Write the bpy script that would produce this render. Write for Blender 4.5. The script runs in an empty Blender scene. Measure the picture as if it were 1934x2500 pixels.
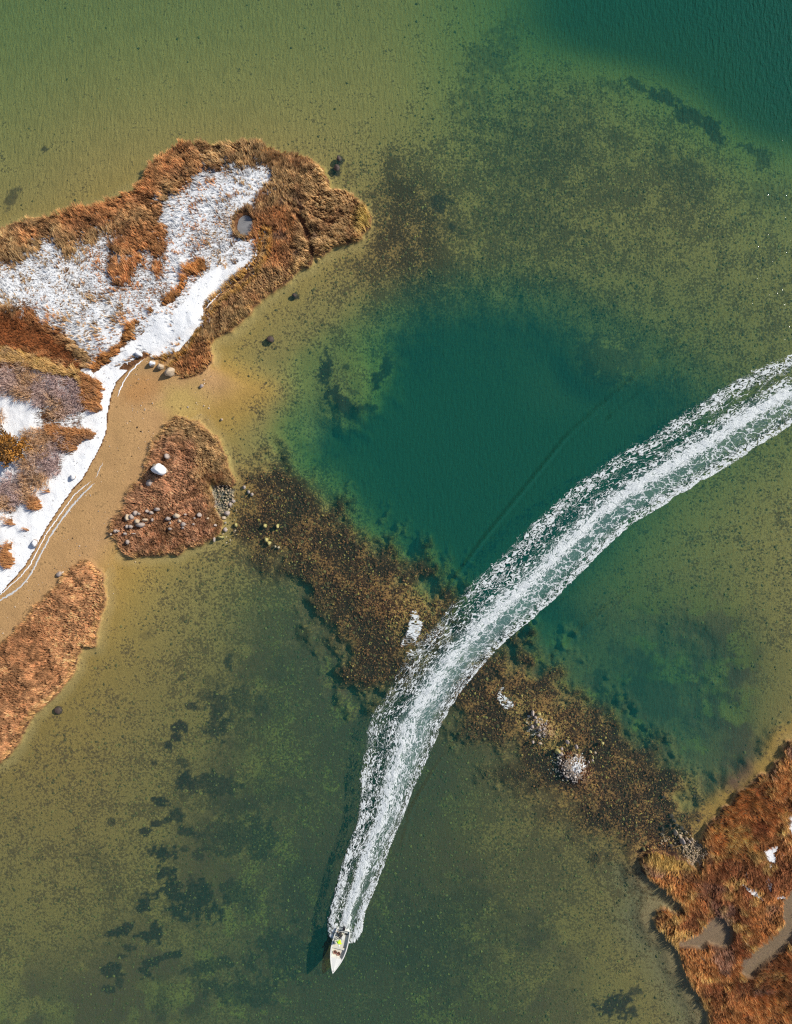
import bpy, bmesh, math, random
import numpy as np
from mathutils import Vector, Matrix, Euler

scene = bpy.context.scene
C = scene.collection
random.seed(7)
rng = np.random.default_rng(11)

# ------------------------------------------------------------------ camera, sky, sun, exposure
PX = 0.056            # metres of water surface per photograph pixel
H = 95.0              # height of the drone above the water
cam_d = bpy.data.cameras.new('camera')
cam = bpy.data.objects.new('camera', cam_d)
C.objects.link(cam)
cam.location = (0, 0, H)
cam.rotation_euler = (0, 0, 0)
cam_d.sensor_fit = 'VERTICAL'
cam_d.sensor_height = 24
cam_d.lens = 24 * H / (2500 * PX)
cam_d.clip_end = 3000
cam_d.clip_start = 0.5
scene.camera = cam

SUN_EL, SUN_AZ = math.radians(35), math.radians(29)      # azimuth from +x, counter-clockwise
world = bpy.data.worlds.new('World')
scene.world = world
world.use_nodes = True
wn = world.node_tree
wn.nodes.clear()
sky = wn.nodes.new('ShaderNodeTexSky')
sky.sky_type = 'NISHITA'
sky.sun_disc = False
sky.sun_elevation = SUN_EL
sky.sun_rotation = math.pi / 2 - SUN_AZ
bg = wn.nodes.new('ShaderNodeBackground')
bg.inputs['Strength'].default_value = 0.10
wo = wn.nodes.new('ShaderNodeOutputWorld')
wn.links.new(sky.outputs[0], bg.inputs[0])
wn.links.new(bg.outputs[0], wo.inputs[0])
sun_d = bpy.data.lights.new('sun', 'SUN')
sun_d.energy = 4.6
sun_d.angle = math.radians(0.5)
sun_d.color = (1.0, 0.93, 0.82)
sun = bpy.data.objects.new('sun', sun_d)
C.objects.link(sun)
sdir = Vector((math.cos(SUN_EL) * math.cos(SUN_AZ), math.cos(SUN_EL) * math.sin(SUN_AZ), math.sin(SUN_EL)))
sun.rotation_euler = sdir.to_track_quat('Z', 'Y').to_euler()
sun.location = sdir * 60
scene.view_settings.view_transform = 'Standard'
scene.view_settings.look = 'None'
scene.view_settings.exposure = 0.0
scene.view_settings.gamma = 1.0
scene.view_settings.use_curve_mapping = False
scene.cycles.use_denoising = False
scene.cycles.max_bounces = 5
scene.cycles.diffuse_bounces = 2
scene.cycles.transparent_max_bounces = 12
scene.cycles.sample_clamp_indirect = 4
scene.cycles.filter_width = 1.2

# ------------------------------------------------------------------ helpers: coordinates, noise, polygons
def Z(pts, ox, oy, s):
    return [(ox + x / s, oy + y / s) for x, y in pts]
def D(pts):                                   # overview coordinates -> photograph pixels
    return [(x * 1.14438, y * 1.14438) for x, y in pts]
def wx(px): return (px - 967.0) * PX
def wy(py): return (1250.0 - py) * PX

_tab = np.random.default_rng(5).random((256, 256))
def vnoise(x, y, seed=0):
    x = x + seed * 17.37; y = y + seed * 9.71
    xi = np.floor(x).astype(int); yi = np.floor(y).astype(int)
    fx = x - xi; fy = y - yi
    fx = fx * fx * (3 - 2 * fx); fy = fy * fy * (3 - 2 * fy)
    a = _tab[xi & 255, yi & 255]; b = _tab[(xi + 1) & 255, yi & 255]
    c = _tab[xi & 255, (yi + 1) & 255]; d = _tab[(xi + 1) & 255, (yi + 1) & 255]
    return (a * (1 - fx) + b * fx) * (1 - fy) + (c * (1 - fx) + d * fx) * fy
def fbm(x, y, scale, octv=4, seed=0, gain=0.55):
    s = 0; a = 1; t = 0
    for o in range(octv):
        s = s + a * vnoise(x * scale, y * scale, seed + o * 3.3); t += a
        a *= gain; scale *= 2.03
    return s / t
def sstep(a, b, x):
    t = np.clip((x - a) / (b - a), 0, 1)
    return t * t * (3 - 2 * t)
def lerp(a, b, t): return a + (b - a) * t

# fields are evaluated on a tensor grid: fine over the photographed area, stretched out to the horizon
STEP = 0.2
ix = np.arange(-60, 60.01, STEP)
iy = np.arange(-76, 76.01, STEP)
outx = np.array([2, 5, 10, 18, 30, 50, 90, 160, 300, 600.0])
XS = np.concatenate([-60 - outx[::-1], ix, 60 + outx])
YS = np.concatenate([-76 - outx[::-1], iy, 76 + outx])
GX, GY = np.meshgrid(XS, YS)                  # world metres, rows = y
GPX = GX / PX + 967.0                          # photograph pixels
GPY = 1250.0 - GY / PX

def inside_sd(poly, X, Y):
    """signed distance in pixels, positive inside"""
    n = len(poly)
    d2 = np.full(X.shape, 1e18); ins = np.zeros(X.shape, bool)
    for i in range(n):
        x0, y0 = poly[i]; x1, y1 = poly[(i + 1) % n]
        ex, ey = x1 - x0, y1 - y0
        L = ex * ex + ey * ey + 1e-9
        t = np.clip(((X - x0) * ex + (Y - y0) * ey) / L, 0, 1)
        dx = X - x0 - t * ex; dy = Y - y0 - t * ey
        np.minimum(d2, dx * dx + dy * dy, out=d2)
        if y0 != y1:
            c = ((y0 > Y) != (y1 > Y)) & (X < ex * (Y - y0) / (y1 - y0) + x0)
            ins ^= c
    d = np.sqrt(d2)
    return np.where(ins, d, -d)
def sdf(poly, margin=160, X=None, Y=None):
    X = GPX if X is None else X; Y = GPY if Y is None else Y
    P = np.array(poly)
    x0, y0 = P.min(0) - margin; x1, y1 = P.max(0) + margin
    out = np.full(X.shape, -float(margin) * 1.0)
    m = (X > x0) & (X < x1) & (Y > y0) & (Y < y1)
    if m.any():
        out[m] = np.maximum(inside_sd(poly, X[m], Y[m]), -margin)
    return out
def line_dist(pts, margin=80):
    P = np.array(pts)
    x0, y0 = P.min(0) - margin; x1, y1 = P.max(0) + margin
    out = np.full(GPX.shape, float(margin))
    m = (GPX > x0) & (GPX < x1) & (GPY > y0) & (GPY < y1)
    X = GPX[m]; Y = GPY[m]; d2 = np.full(X.shape, 1e12)
    for (a, b), (c, d) in zip(pts[:-1], pts[1:]):
        ex, ey = c - a, d - b
        t = np.clip(((X - a) * ex + (Y - b) * ey) / (ex * ex + ey * ey + 1e-9), 0, 1)
        d2 = np.minimum(d2, (X - a - t * ex) ** 2 + (Y - b - t * ey) ** 2)
    out[m] = np.minimum(np.sqrt(d2), margin)
    return out
def ell(cx, cy, rx, ry, ang=0):               # >0 inside, 1 at the centre (photograph pixels)
    c, s = math.cos(math.radians(ang)), math.sin(math.radians(ang))
    dx = GPX - cx; dy = GPY - cy
    return 1 - np.sqrt(((dx * c + dy * s) / rx) ** 2 + ((-dx * s + dy * c) / ry) ** 2)
def sample(F, x, y):
    i = np.clip(np.searchsorted(XS, x) - 1, 0, len(XS) - 2)
    j = np.clip(np.searchsorted(YS, y) - 1, 0, len(YS) - 2)
    fx = np.clip((x - XS[i]) / (XS[i + 1] - XS[i]), 0, 1); fy = np.clip((y - YS[j]) / (YS[j + 1] - YS[j]), 0, 1)
    if F.ndim == 3: fx = fx[:, None]; fy = fy[:, None]
    return (F[j, i] * (1 - fx) + F[j, i + 1] * fx) * (1 - fy) + (F[j + 1, i] * (1 - fx) + F[j + 1, i + 1] * fx) * fy

# ------------------------------------------------------------------ outlines traced in photograph pixels
NORTH = Z([(-400,520),(0,450),(60,420),(130,398),(210,395),(270,375),(340,355),(400,345),(470,315),(525,283),(560,285),(575,255),(600,215),
 (620,170),(680,125),(740,78),(790,82),(870,88),(930,88),(1010,70),(1060,80),(1110,96),(1160,122),(1240,130),(1290,152),(1340,195),
 (1363,235),(1368,268),(1390,268),(1430,280),(1480,315),(1510,350),(1538,385),(1525,430),(1480,490),(1430,500),(1380,512),(1330,552),
 (1295,550),(1285,590),(1230,610),(1190,655),(1120,706),(1050,770),(1010,815),(950,866),(880,898),(868,930),(883,965),(862,1018),
 (810,1054),(750,1058),(715,1035),(700,1000),(600,960),(420,1075),(330,1300),(-400,1400)], 0, 300, 1.69)
DUNE = Z([(1500,-700),(1330,-350),(1180,0),(1110,55),(1020,100),(930,160),(870,183),(830,205),(760,268),(700,330),(670,400),(650,500),(640,620),(610,700),(560,790),
 (500,900),(440,960),(370,1060),(290,1180),(220,1310),(160,1410),(80,1500),(0,1590),(-500,2000),(-1200,2000),(-1200,-800)], 0, 800, 2.414)
ISLET = Z([(1030,520),(1100,530),(1170,550),(1230,600),(1290,660),(1330,740),(1360,830),(1385,900),(1370,945),(1300,935),(1250,920),
 (1245,960),(1270,1020),(1280,1080),(1300,1130),(1320,1160),(1290,1220),(1230,1270),(1150,1290),(1090,1310),(1040,1345),(1000,1335),
 (900,1345),(790,1355),(720,1330),(690,1270),(655,1220),(655,1160),(690,1110),(735,1060),(760,990),(800,915),(850,900),(868,800),(880,740),(910,680),(960,590)], 0, 800, 2.414)
WEST = Z([(490,400),(540,410),(590,450),(620,500),(610,550),(628,600),(620,680),(590,780),(575,860),(560,915),(500,920),(470,970),
 (455,1040),(420,1090),(380,1150),(300,1240),(200,1320),(160,1400),(120,1470),(60,1560),(0,1610),(-500,1900),(-500,1250),(0,900),
 (60,850),(150,760),(220,670),(290,600),(360,520),(430,440)], 0, 1200, 2.414)
SE = Z([(1555,165),(1510,175),(1480,230),(1500,260),(1440,310),(1385,390),(1310,410),(1240,490),(1230,510),(1160,520),(1110,620),
 (1060,625),(1020,690),(960,740),(910,820),(900,880),(950,950),(900,990),(880,1070),(850,1060),(800,1010),(720,980),(640,960),
 (560,930),(500,970),(475,1000),(490,1090),(540,1160),(620,1200),(700,1260),(760,1330),(770,1370),(720,1385),(640,1350),(580,1375),
 (560,1430),(600,1500),(650,1560),(700,1590),(740,1660),(760,1740),(800,1830),(850,1920),(900,2000),(940,2080),(960,2184),(1010,2400),
 (2400,2500),(2400,0),(1800,60)], 1400, 1750, 2.912)
SE_POND = Z([(755,1590),(880,1550),(930,1490),(975,1435),(1030,1425),(1090,1470),(1112,1530),(1090,1605),(1045,1615),(990,1595),(950,1580),(900,1625),(830,1612),(760,1612)], 1400, 1750, 2.912)
SE_CREEK = Z([(1900,1150),(1600,1260),(1548,1330),(1560,1440),(1525,1510),(1450,1580),(1370,1650),(1290,1710),(1240,1770)], 1400, 1750, 2.912)
SNOW_A = Z([(1150,205),(1110,260),(1060,310),(1042,360),(1040,440),(1060,470),(1065,530),(1040,580),(980,640),(900,710),(845,770),(838,830),(800,880),
 (760,950),(620,975),(480,1090),(440,1200),(380,1040),(360,1020),(350,960),(280,880),(200,850),(100,805),(-60,770),(-60,575),(60,570),(150,540),
 (170,470),(230,475),(300,540),(340,500),(420,440),(480,470),(505,560),(500,640),(560,655),(610,555),(670,600),(692,500),(655,400),(668,330),
 (740,290),(820,260),(830,225),(890,180),(960,190),(1060,178),(1115,188)], 0, 300, 1.69)
PATH_STRIP = Z([(690,1000),(760,930),(845,785),(900,735),(960,690),(1020,645),(1060,600),(1088,545),(1098,500),(1100,470)], 0, 300, 1.69)
GRASS_RIDGE = Z([(835,590),(775,640),(745,715),(670,775),(600,820),(555,855),(520,915),(480,960),(430,995),(405,1030)], 0, 300, 1.69)
DARK_TURF = Z([(-100,770),(100,815),(180,855),(270,880),(330,950),(362,1015),(350,1030),(250,990),(130,955),(0,938),(-100,930)], 0, 300, 1.69)
GOLD = Z([(-100,60),(0,75),(300,115),(600,195),(800,290),(880,360),(1150,390),(1400,540),(1430,600),(1415,880),(1330,920),(1180,860),(1150,560),(1050,480),(700,420),(300,300),(0,270),(-100,270)], 0, 840, 5.46)
SCRUB1 = Z([(-200,260),(0,290),(400,270),(700,400),(1150,480),(1230,700),(1200,900),(1000,1060),(700,990),(560,850),(300,760),(0,660),(-200,600)], 0, 840, 5.46)
SCRUB2 = Z([(330,1150),(450,1030),(650,1080),(720,1110),(1000,1180),(1100,1330),(1080,1430),(900,1560),(850,1720),(650,1950),(350,2184),(100,2500),(-300,2700),(-300,2050),(60,1900),(220,1700),(330,1600),(450,1400),(400,1250)], 0, 840, 5.46)
SCRUB3 = Z([(-200,860),(0,870),(150,930),(130,1150),(0,1220),(-200,1250)], 0, 840, 5.46)
ORANGE1 = Z([(680,1090),(850,1130),(1050,1160),(1280,1140),(1325,1200),(1310,1270),(1140,1310),(1080,1420),(960,1420),(850,1330),(760,1200)], 0, 840, 5.46)
PEBBLE = Z([(1245,925),(1300,945),(1375,955),(1360,1010),(1325,1080),(1300,1110),(1275,1060),(1255,980)], 0, 800, 2.414)
REEF1 = D([(500,1015),(560,1000),(640,1040),(700,1090),(790,1160),(880,1215),(945,1270),(960,1350),(900,1400),(850,1440),(790,1480),(735,1470),(740,1380),(690,1300),(610,1210),(545,1180),(500,1130)])
REEF2 = D([(1030,1400),(1120,1390),(1230,1480),(1330,1560),(1430,1660),(1470,1710),(1440,1790),(1385,1840),(1310,1800),(1240,1740),(1180,1700),(1110,1620),(1040,1560),(970,1520),(950,1460)])
REEF3 = D([(790,480),(840,350),(900,370),(960,430),(950,560),(880,600),(800,600),(770,560)])
POOL = D([(650,1000),(650,900),(700,800),(780,730),(870,660),(1000,630),(1150,650),(1280,720),(1400,790),(1480,850),(1400,1010),(1290,1150),(1210,1280),(1230,1360),(1180,1380),(1110,1370),(970,1270),(860,1180),(760,1090),(700,1020)])

nz1 = fbm(GX, GY, 0.35, 4, 1) - 0.5
nz2 = fbm(GX, GY, 1.3, 4, 2) - 0.5
nz3 = fbm(GX, GY, 0.09, 3, 3) - 0.5
edge = nz2 * 14                              # ragged outlines, in pixels

# ------------------------------------------------------------------ depth and weed control grids (9 columns x 13 rows over the photograph)
G_D = np.array([
 [2.3,2.1,2.0,1.9,2.0,3.4,5.2,5.8,6.2],
 [1.7,1.4,1.3,1.3,1.5,2.5,2.4,3.6,5.6],
 [1.0,.65,.55,.6,1.1,1.7,1.6,1.7,2.6],
 [.35,.4,.4,.45,.7,1.6,1.6,1.5,1.6],
 [.2,.2,.2,.9,1.9,2.8,2.9,2.2,1.6],
 [.2,.2,.3,1.7,3.6,5.2,5.0,3.4,1.9],
 [.2,.2,.3,.8,3.5,5.2,4.6,2.3,1.2],
 [.2,.25,.8,1.6,.9,4.0,3.2,1.9,1.0],
 [.3,.45,.9,1.8,1.9,1.0,2.9,2.8,.9],
 [.5,.6,1.1,1.7,2.0,1.2,.45,2.2,.4],
 [.75,.8,1.3,1.8,1.7,1.2,.9,.35,.2],
 [1.0,1.1,1.5,1.9,1.8,1.4,1.0,.4,.3],
 [1.4,1.4,1.6,1.9,1.9,1.5,1.1,.6,.4]])
G_W = np.array([
 [.05,.05,.05,.10,.15,.20,.05,.05,.05],
 [.05,.05,.05,.10,.15,.40,.40,.30,.05],
 [.15,.12,.15,.20,.50,.60,.60,.60,.35],
 [.15,.15,.15,.20,.65,.60,.55,.50,.45],
 [.10,.10,.15,.35,.45,.40,.40,.45,.45],
 [.10,.10,.10,.35,.20,.20,.20,.40,.40],
 [.10,.10,.30,.60,.30,.20,.20,.30,.35],
 [.10,.10,.40,.65,.70,.20,.30,.30,.35],
 [.15,.25,.45,.65,.60,.70,.30,.25,.25],
 [.32,.42,.50,.65,.65,.65,.65,.30,.15],
 [.36,.44,.50,.60,.65,.62,.55,.30,.15],
 [.40,.46,.52,.60,.70,.62,.42,.25,.2],
 [.35,.40,.45,.65,.70,.60,.38,.3,.2]])
def crw(vals, n):                            # Catmull-Rom weights
    t = np.clip(vals, 0, n - 1.0001); i = t.astype(int); f = t - i
    W = np.zeros((len(vals), n))
    w = [-.5*f+f**2-.5*f**3, 1-2.5*f**2+1.5*f**3, .5*f+2*f**2-1.5*f**3, -.5*f**2+.5*f**3]
    for k, wk in enumerate(w):
        idx = np.clip(i + k - 1, 0, n - 1)
        np.add.at(W, (np.arange(len(vals)), idx), wk)
    return W
def grid_field(G):
    return crw((1250 - YS / PX) / (2500 / 12), 13) @ G @ crw((XS / PX + 967) / (1934 / 8), 9).T
wxn = nz1 * 40
depth = np.clip(grid_field(G_D), 0.05, 7)
weed = np.clip(grid_field(G_W), 0, 1)
# out of frame: the bay goes on, deeper
far = np.maximum(np.abs(GX) - 58, np.abs(GY) - 74)
depth = depth + np.clip(far, 0, 60) * 0.03
sd_pool = sdf(POOL, 160) + nz1 * 34
depth = np.maximum(depth, lerp(depth, 5.6, sstep(-115, 130, sd_pool)))
depth = lerp(depth, 3.0, .9 * sstep(-.2, .9, ell(1500, 870, 120, 95)))
pool2 = sstep(-.25, .75, ell(1590, 1690, 190, 190, 0) + nz1 * .5)
depth = lerp(depth, np.maximum(depth, 3.6), pool2)
# submerged lump with the dark crescent inside the pool
lump = sstep(-.1, 0.8, ell(840, 920, 150, 150, -20) + nz1 * 0.5)
depth = lerp(depth, 1.75, lump * 0.95)
r1 = sdf(REEF1, 160) + nz1 * 230 + nz2 * 55 - 6
r2 = sdf(REEF2, 160) + nz1 * 230 + nz2 * 55 - 2
r3 = sdf(REEF3, 160) + nz1 * 80
reef = np.maximum.reduce([sstep(-75, 50, r1), sstep(-75, 50, r2), 0.7 * sstep(-50, 60, r3)])
depth = lerp(depth, np.minimum(depth, 0.45 + 0.9 * np.clip(nz1, -.3, 1)), sstep(-85, 45, np.maximum(r1, r2)))
mound = np.maximum(sstep(0, 0.75, ell(1400, 1872, 62, 48, 40)), sstep(0, .9, ell(1325, 1782, 60, 30, 35)) * .62)
depth = depth - mound * .95
reef_yel = np.maximum.reduce([sstep(-.3, .6, ell(1325, 1775, 110, 50, 38) + nz1), sstep(-.2, .6, ell(1005, 1500, 75, 80, 0) + nz1) * .7])

# ------------------------------------------------------------------ land
sN, sD, sI, sW, sS = sdf(NORTH) + edge, sdf(DUNE, 400), sdf(ISLET) + edge, sdf(WEST) + edge, sdf(SE, 200) + edge
height = -depth + nz2 * 0.06
# beach: falls away from the snow edge of the dune
dist_m = -sD * PX
beach = 0.62 - 0.058 * dist_m + nz1 * 0.05 + nz2 * 0.03
beachmask = sstep(835, 930, GPY + (GPX - 500) * -.25)
height = np.maximum(height, lerp(-depth, beach, beachmask * sstep(19, 11, dist_m)))
nearb = np.clip(-sS, 0, 60) * PX
height = np.where((sS < 2) & (sS > -59), np.maximum(height, lerp(-.14 - .05 * nearb, height, sstep(1.2, 3.2, nearb))), height)
duneH = 0.75 + np.clip(sD, 0, 120) / 120 * 0.9 + nz1 * 0.5 + nz2 * .12
isN = sN > 0
sDn = np.minimum(sD, sN + 40)
landN = sstep(-6, 7, sN)
height = lerp(height, np.maximum(height, 0.34 + nz2 * 0.12), landN)
on_dune = sstep(0, 14, sD) * sstep(-8, 0, np.where(GPY < 900, sN, 50))
dn = np.where(GPY > 830, duneH, lerp(0.5, duneH, sstep(560, 830, GPY)))
height = lerp(height, np.maximum(height, dn), on_dune * sstep(-20, 30, sD))
for s_, h_ in ((sI, 0.36), (sW, 0.36), (sS, 0.5)):
    height = lerp(height, np.maximum(height, h_ + nz2 * 0.1), sstep(-5, 6, s_))
sPond = sdf(SE_POND, 60) + nz2 * 6
dCreek = line_dist(SE_CREEK, 60) + nz2 * 10
creekw = 23
cut = np.maximum(sstep(-8, -3, sPond), sstep(creekw + 3, creekw - 3, dCreek))
cut = cut * sstep(-20, 0, sS)
height = lerp(height, -0.06 + nz2 * 0.03, cut)
sPond2 = ell(599, 551, 19.5, 25, 5)
pond2 = sstep(-0.12, 0.1, sPond2 + nz2 * 0.2)
height = lerp(height, 0.08, pond2)
dPath = line_dist(PATH_STRIP, 40)
path = sstep(9, 4, dPath + nz2 * 6)
# slit between the two marsh lobes at the east tip, and small hollows
SLIT = Z([(1255,450),(1285,490),(1300,530),(1305,550)], 0, 300, 1.69)
SLIT = Z([(760,290),(820,330),(860,390),(885,470),(925,545),(960,610),(950,680),(985,715)], 540, 460, 4.225)
slit = sstep(8, 3.5, line_dist(SLIT, 30) + nz2 * 9)
for gr in ([(640,130),(720,190),(860,240),(960,290),(1060,340),(1180,370),(1260,380)], [(1130,90),(1150,40),(1165,0)], [(950,110),(1000,140),(1040,170)], [(430,400),(500,420),(560,430)], [(880,780),(900,790)], [(1310,530),(1330,570)]):
    slit = np.maximum(slit, .9 * sstep(3.6, 1.6, line_dist(Z(gr, 540, 460, 4.225), 30) + nz2 * 4))
SLIT2 = Z([(1345,150-0),(1400,165),(1430,190),(1425,240)], 540, 460, 4.225)
slit = np.maximum(slit, sstep(4, 1, line_dist(SLIT2, 30)))
height = lerp(height, 0.06, slit)
peb = sstep(-4, 4, sdf(PEBBLE, 40) + edge * .5)
height = lerp(height, np.minimum(height, 0.12), peb)
height = np.where(far > 0, np.minimum(height, height * np.clip(1 - far / 40, 0, 1) - np.clip(far, 0, 40) * .02), height)

land_any = np.maximum.reduce([sN, sI, sW, sS])
# ------------------------------------------------------------------ ground colours
def col(*c): return np.array(c, float)
def cmix(A, B, t): return A + (B - A) * t[..., None]
ca = np.zeros(GX.shape + (3,)) + col(.36, .245, .088)
cb = np.zeros(GX.shape + (3,)) + col(.125, .082, .038)
dep = np.maximum(-height, 0)
ca = cmix(ca, col(.42, .27, .075), sstep(0.8, 0.15, dep))
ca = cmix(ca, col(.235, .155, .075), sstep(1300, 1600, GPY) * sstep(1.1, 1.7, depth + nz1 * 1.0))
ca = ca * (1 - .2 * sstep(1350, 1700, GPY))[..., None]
mid = sstep(1350, 1700, GPY) * sstep(.9, 1.4, depth) * sstep(-.03, .07, fbm(GX, GY, .17, 5, 8, .62) - .5)
ca = cmix(ca, col(.125, .072, .05), mid * .85)
lite = sstep(1300, 1600, GPY) * sstep(1.1, 1.7, depth) * sstep(.53, .62, fbm(GX, GY, .2, 5, 9, .62))
ca = cmix(ca, col(.25, .21, .06), lite * .85)
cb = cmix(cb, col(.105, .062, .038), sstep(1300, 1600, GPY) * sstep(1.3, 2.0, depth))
ca = cmix(ca, col(.30, .25, .08), lump * .6)
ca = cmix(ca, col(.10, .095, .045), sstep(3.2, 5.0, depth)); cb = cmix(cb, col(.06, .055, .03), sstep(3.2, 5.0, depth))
# sandy beach: dry orange, wet ochre
ca = cmix(ca, col(.50, .30, .135), sstep(-0.05, 0.25, height) * sstep(-30, -2, -np.abs(0 * sD)) )
ca = cmix(ca, col(.44, .27, .115), sstep(0.1, 0.5, height) * (0.5 + nz1))
ca = cmix(ca, col(.50, .36, .115), sstep(0, .8, ell(450, 985, 85, 70, 0) + nz1 * .6) * .8)
ca = cmix(ca, col(.47, .23, .08), sstep(0, .8, ell(345, 955, 75, 50, -30) + nz1 * .6) * .6)
beachy = sstep(-0.12, 0.05, height)
weed = weed * (1 - beachy)
weed = np.where(height > 0.05, 0.03, weed)
# reef colours
ca = cmix(ca, col(.31, .165, .06), reef)
cb = cmix(cb, col(.030, .015, .010), reef)
ca = cmix(ca, col(.42, .26, .085), reef_yel * .8)
weed = lerp(weed, 0.64 + nz1 * .9, reef * (height < 0.3))
weed = lerp(weed, 0.25, reef_yel * .75)
ca = cmix(ca, col(.30, .26, .22), mound * .8)
# eelgrass / dark weed beds: (x, y, rx, ry, angle, strength) in pixels
def Zl(rows, ox, oy, s): return [(ox + a / s, oy + b / s, c / s, d / s, e, f) for a, b, c, d, e, f in rows]
beds = Zl([(730,495,38,24,20,1),(805,560,28,30,0,.9),(745,585,40,12,-20,.9),(705,600,25,12,20,1),(660,628,24,20,0,1),(850,635,34,26,10,.9),(725,735,62,45,5,1),
 (735,830,45,48,60,1),(770,900,50,60,60,1),(880,960,150,75,15,1.0),(1060,930,70,50,20,.75),(560,1090,40,26,-20,1),(510,1110,40,20,-10,1),(655,1130,55,30,25,1),(700,1100,25,45,0,1),
 (665,1260,32,50,30,1),(745,1225,80,15,-14,1),(650,985,40,26,0,1),(580,1175,26,20,0,.9),(560,1220,28,12,0,.8),(500,1290,38,30,0,.95),(530,1335,22,20,0,.8),(475,1370,28,16,0,.9),
 (990,60,34,70,0,.9),(870,50,26,16,0,.9),(815,150,30,24,0,1),(800,200,22,15,0,1),(760,240,22,20,0,1),(700,315,20,12,0,.8),(990,170,55,60,0,.9),(1100,30,110,60,0,.7),(850,395,40,34,0,1),(950,410,120,50,10,.85),(825,320,26,26,0,.7),
 (1080,560,150,100,30,.55),(1100,660,170,90,10,.75),(960,650,60,80,0,.5),(1130,960,90,60,20,.5),(950,1270,95,28,-8,.75),(1300,1240,150,110,-10,.7),(1080,1390,150,50,5,.7),(1180,420,140,90,0,.4),(1400,880,150,90,30,.4),
 (420,770,60,55,30,.35),(500,900,80,40,40,.3),(720,1440,30,60,0,.5),(900,750,24,28,0,.8),(835,720,20,14,0,.7),(500,585,16,14,0,.7),(880,1440,60,40,0,.4)], 0, 1700, 1.878)
beds += Zl([(1110,60,40,60,20,.9),(1340,1020,26,36,0,.8),(1270,1150,90,60,20,.5),(1260,1250,50,60,0,.7),(1200,1200,40,40,0,.6),(1060,1110,26,18,0,.7),(1130,1270,40,18,0,.5),(1400,1330,60,200,10,.45),(1560,1250,120,200,0,.35),(870,850,30,24,0,.3)], 0, 1200, 2.414)
beds += Zl([(240,510,26,70,0,1),(275,600,34,50,-35,1),(320,650,46,24,35,1),(380,705,50,16,35,.6),(490,480,20,34,0,1),(455,535,22,44,35,1),(425,655,28,14,0,.9),(318,490,14,10,0,.8),(435,410,8,14,0,.8),
 (355,585,24,16,0,.7),(1420,440,90,70,20,.75),(1530,440,50,60,0,.6),(1400,370,24,40,0,.6),(600,390,90,60,20,.5),(690,200,90,70,30,.5),(210,830,80,40,10,.45),(115,203,14,12,0,.8),(380,380,28,10,0,.3)], 650, 600, 1.69)
beds += Zl([(955,190,55,120,0,.8),(990,300,60,50,0,.7),(1280,150,170,130,0,.55),(1180,560,160,60,20,.5)], 1150, 1620, 2.894)
beds += Zl([(1480,1850,90,70,0,1),(1570,1880,40,40,0,.9),(1590,1760,40,26,-10,.8),(1530,1800,25,20,0,.7),(430,1450,260,180,20,.45),(620,1250,160,130,10,.4),(400,1600,170,160,0,.4),(1000,1450,110,40,-40,.4)], 900, 1700, 2.414)
beds += Zl([(1070,305,50,28,25,.8),(1180,350,80,34,28,.9),(1290,430,80,36,30,.9),(1380,470,50,36,30,.9),(1420,540,30,50,0,.9),(1560,580,60,30,30,.8),(1620,640,36,60,-20,.7),(950,310,70,20,25,.5),(1170,620,24,70,-5,.5),(1250,740,70,90,0,.5),
 (640,600,200,200,20,.4),(330,380,70,90,30,.5),(430,200,70,130,25,.5),(180,850,46,36,0,.9),(240,950,16,18,0,.9),(550,950,200,90,0,.4),(1620,800,90,80,0,.4)], 967, 0, 1.7477)
beds += Zl([(1400,145,13,16,0,1),(1390,183,13,17,10,1),(170,92,14,10,0,.8),(35,300,20,45,30,.7),(1115,893,18,14,0,1),(1215,712,12,10,0,1),(735,1090,18,26,10,1),(1480,960,20,6,0,.5)], 0, 300, 1.69)
beds += [(860, 2330, 120, 60, 0, .3)]
nz4 = fbm(GX, GY, 2.6, 3, 12) - .5
edgen = nz2 * 1.9 + nz1 * 1.3 + nz4 * 1.2
dark = np.zeros(GX.shape)
for (a, b, c, d, e, f) in beds:
    m = (np.abs(GPX - a) < 2.2 * max(c, d)) & (np.abs(GPY - b) < 2.2 * max(c, d))
    if not m.any(): continue
    c_, s_ = math.cos(math.radians(e)), math.sin(math.radians(e))
    dx = GPX[m] - a; dy = GPY[m] - b
    k = 1.15 - np.sqrt(((dx * c_ + dy * s_) / c) ** 2 + ((-dx * s_ + dy * c_) / d) ** 2) + edgen[m] * (1.0 if f > .55 else 1.6)
    soft = .12 if f > .55 else .5
    dark[m] = np.maximum(dark[m], f * sstep(-soft, soft + .1, k))
dark *= (height < 0.05)
ca = cmix(ca, col(.062, .042, .032), dark)
cb = cmix(cb, col(.030, .026, .022), dark)
# paler silt right along the marsh banks
silt = sstep(-34, -6, land_any) * (height < 0.05) * sstep(.9, .4, depth)
silt *= (1 - reef)
weed = weed * (1 - .7 * silt)
ca = cmix(ca, col(.47, .38, .20), silt * .3)
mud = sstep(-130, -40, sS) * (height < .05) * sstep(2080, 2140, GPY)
ca = cmix(ca, col(.22, .185, .105), mud * .8)
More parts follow.
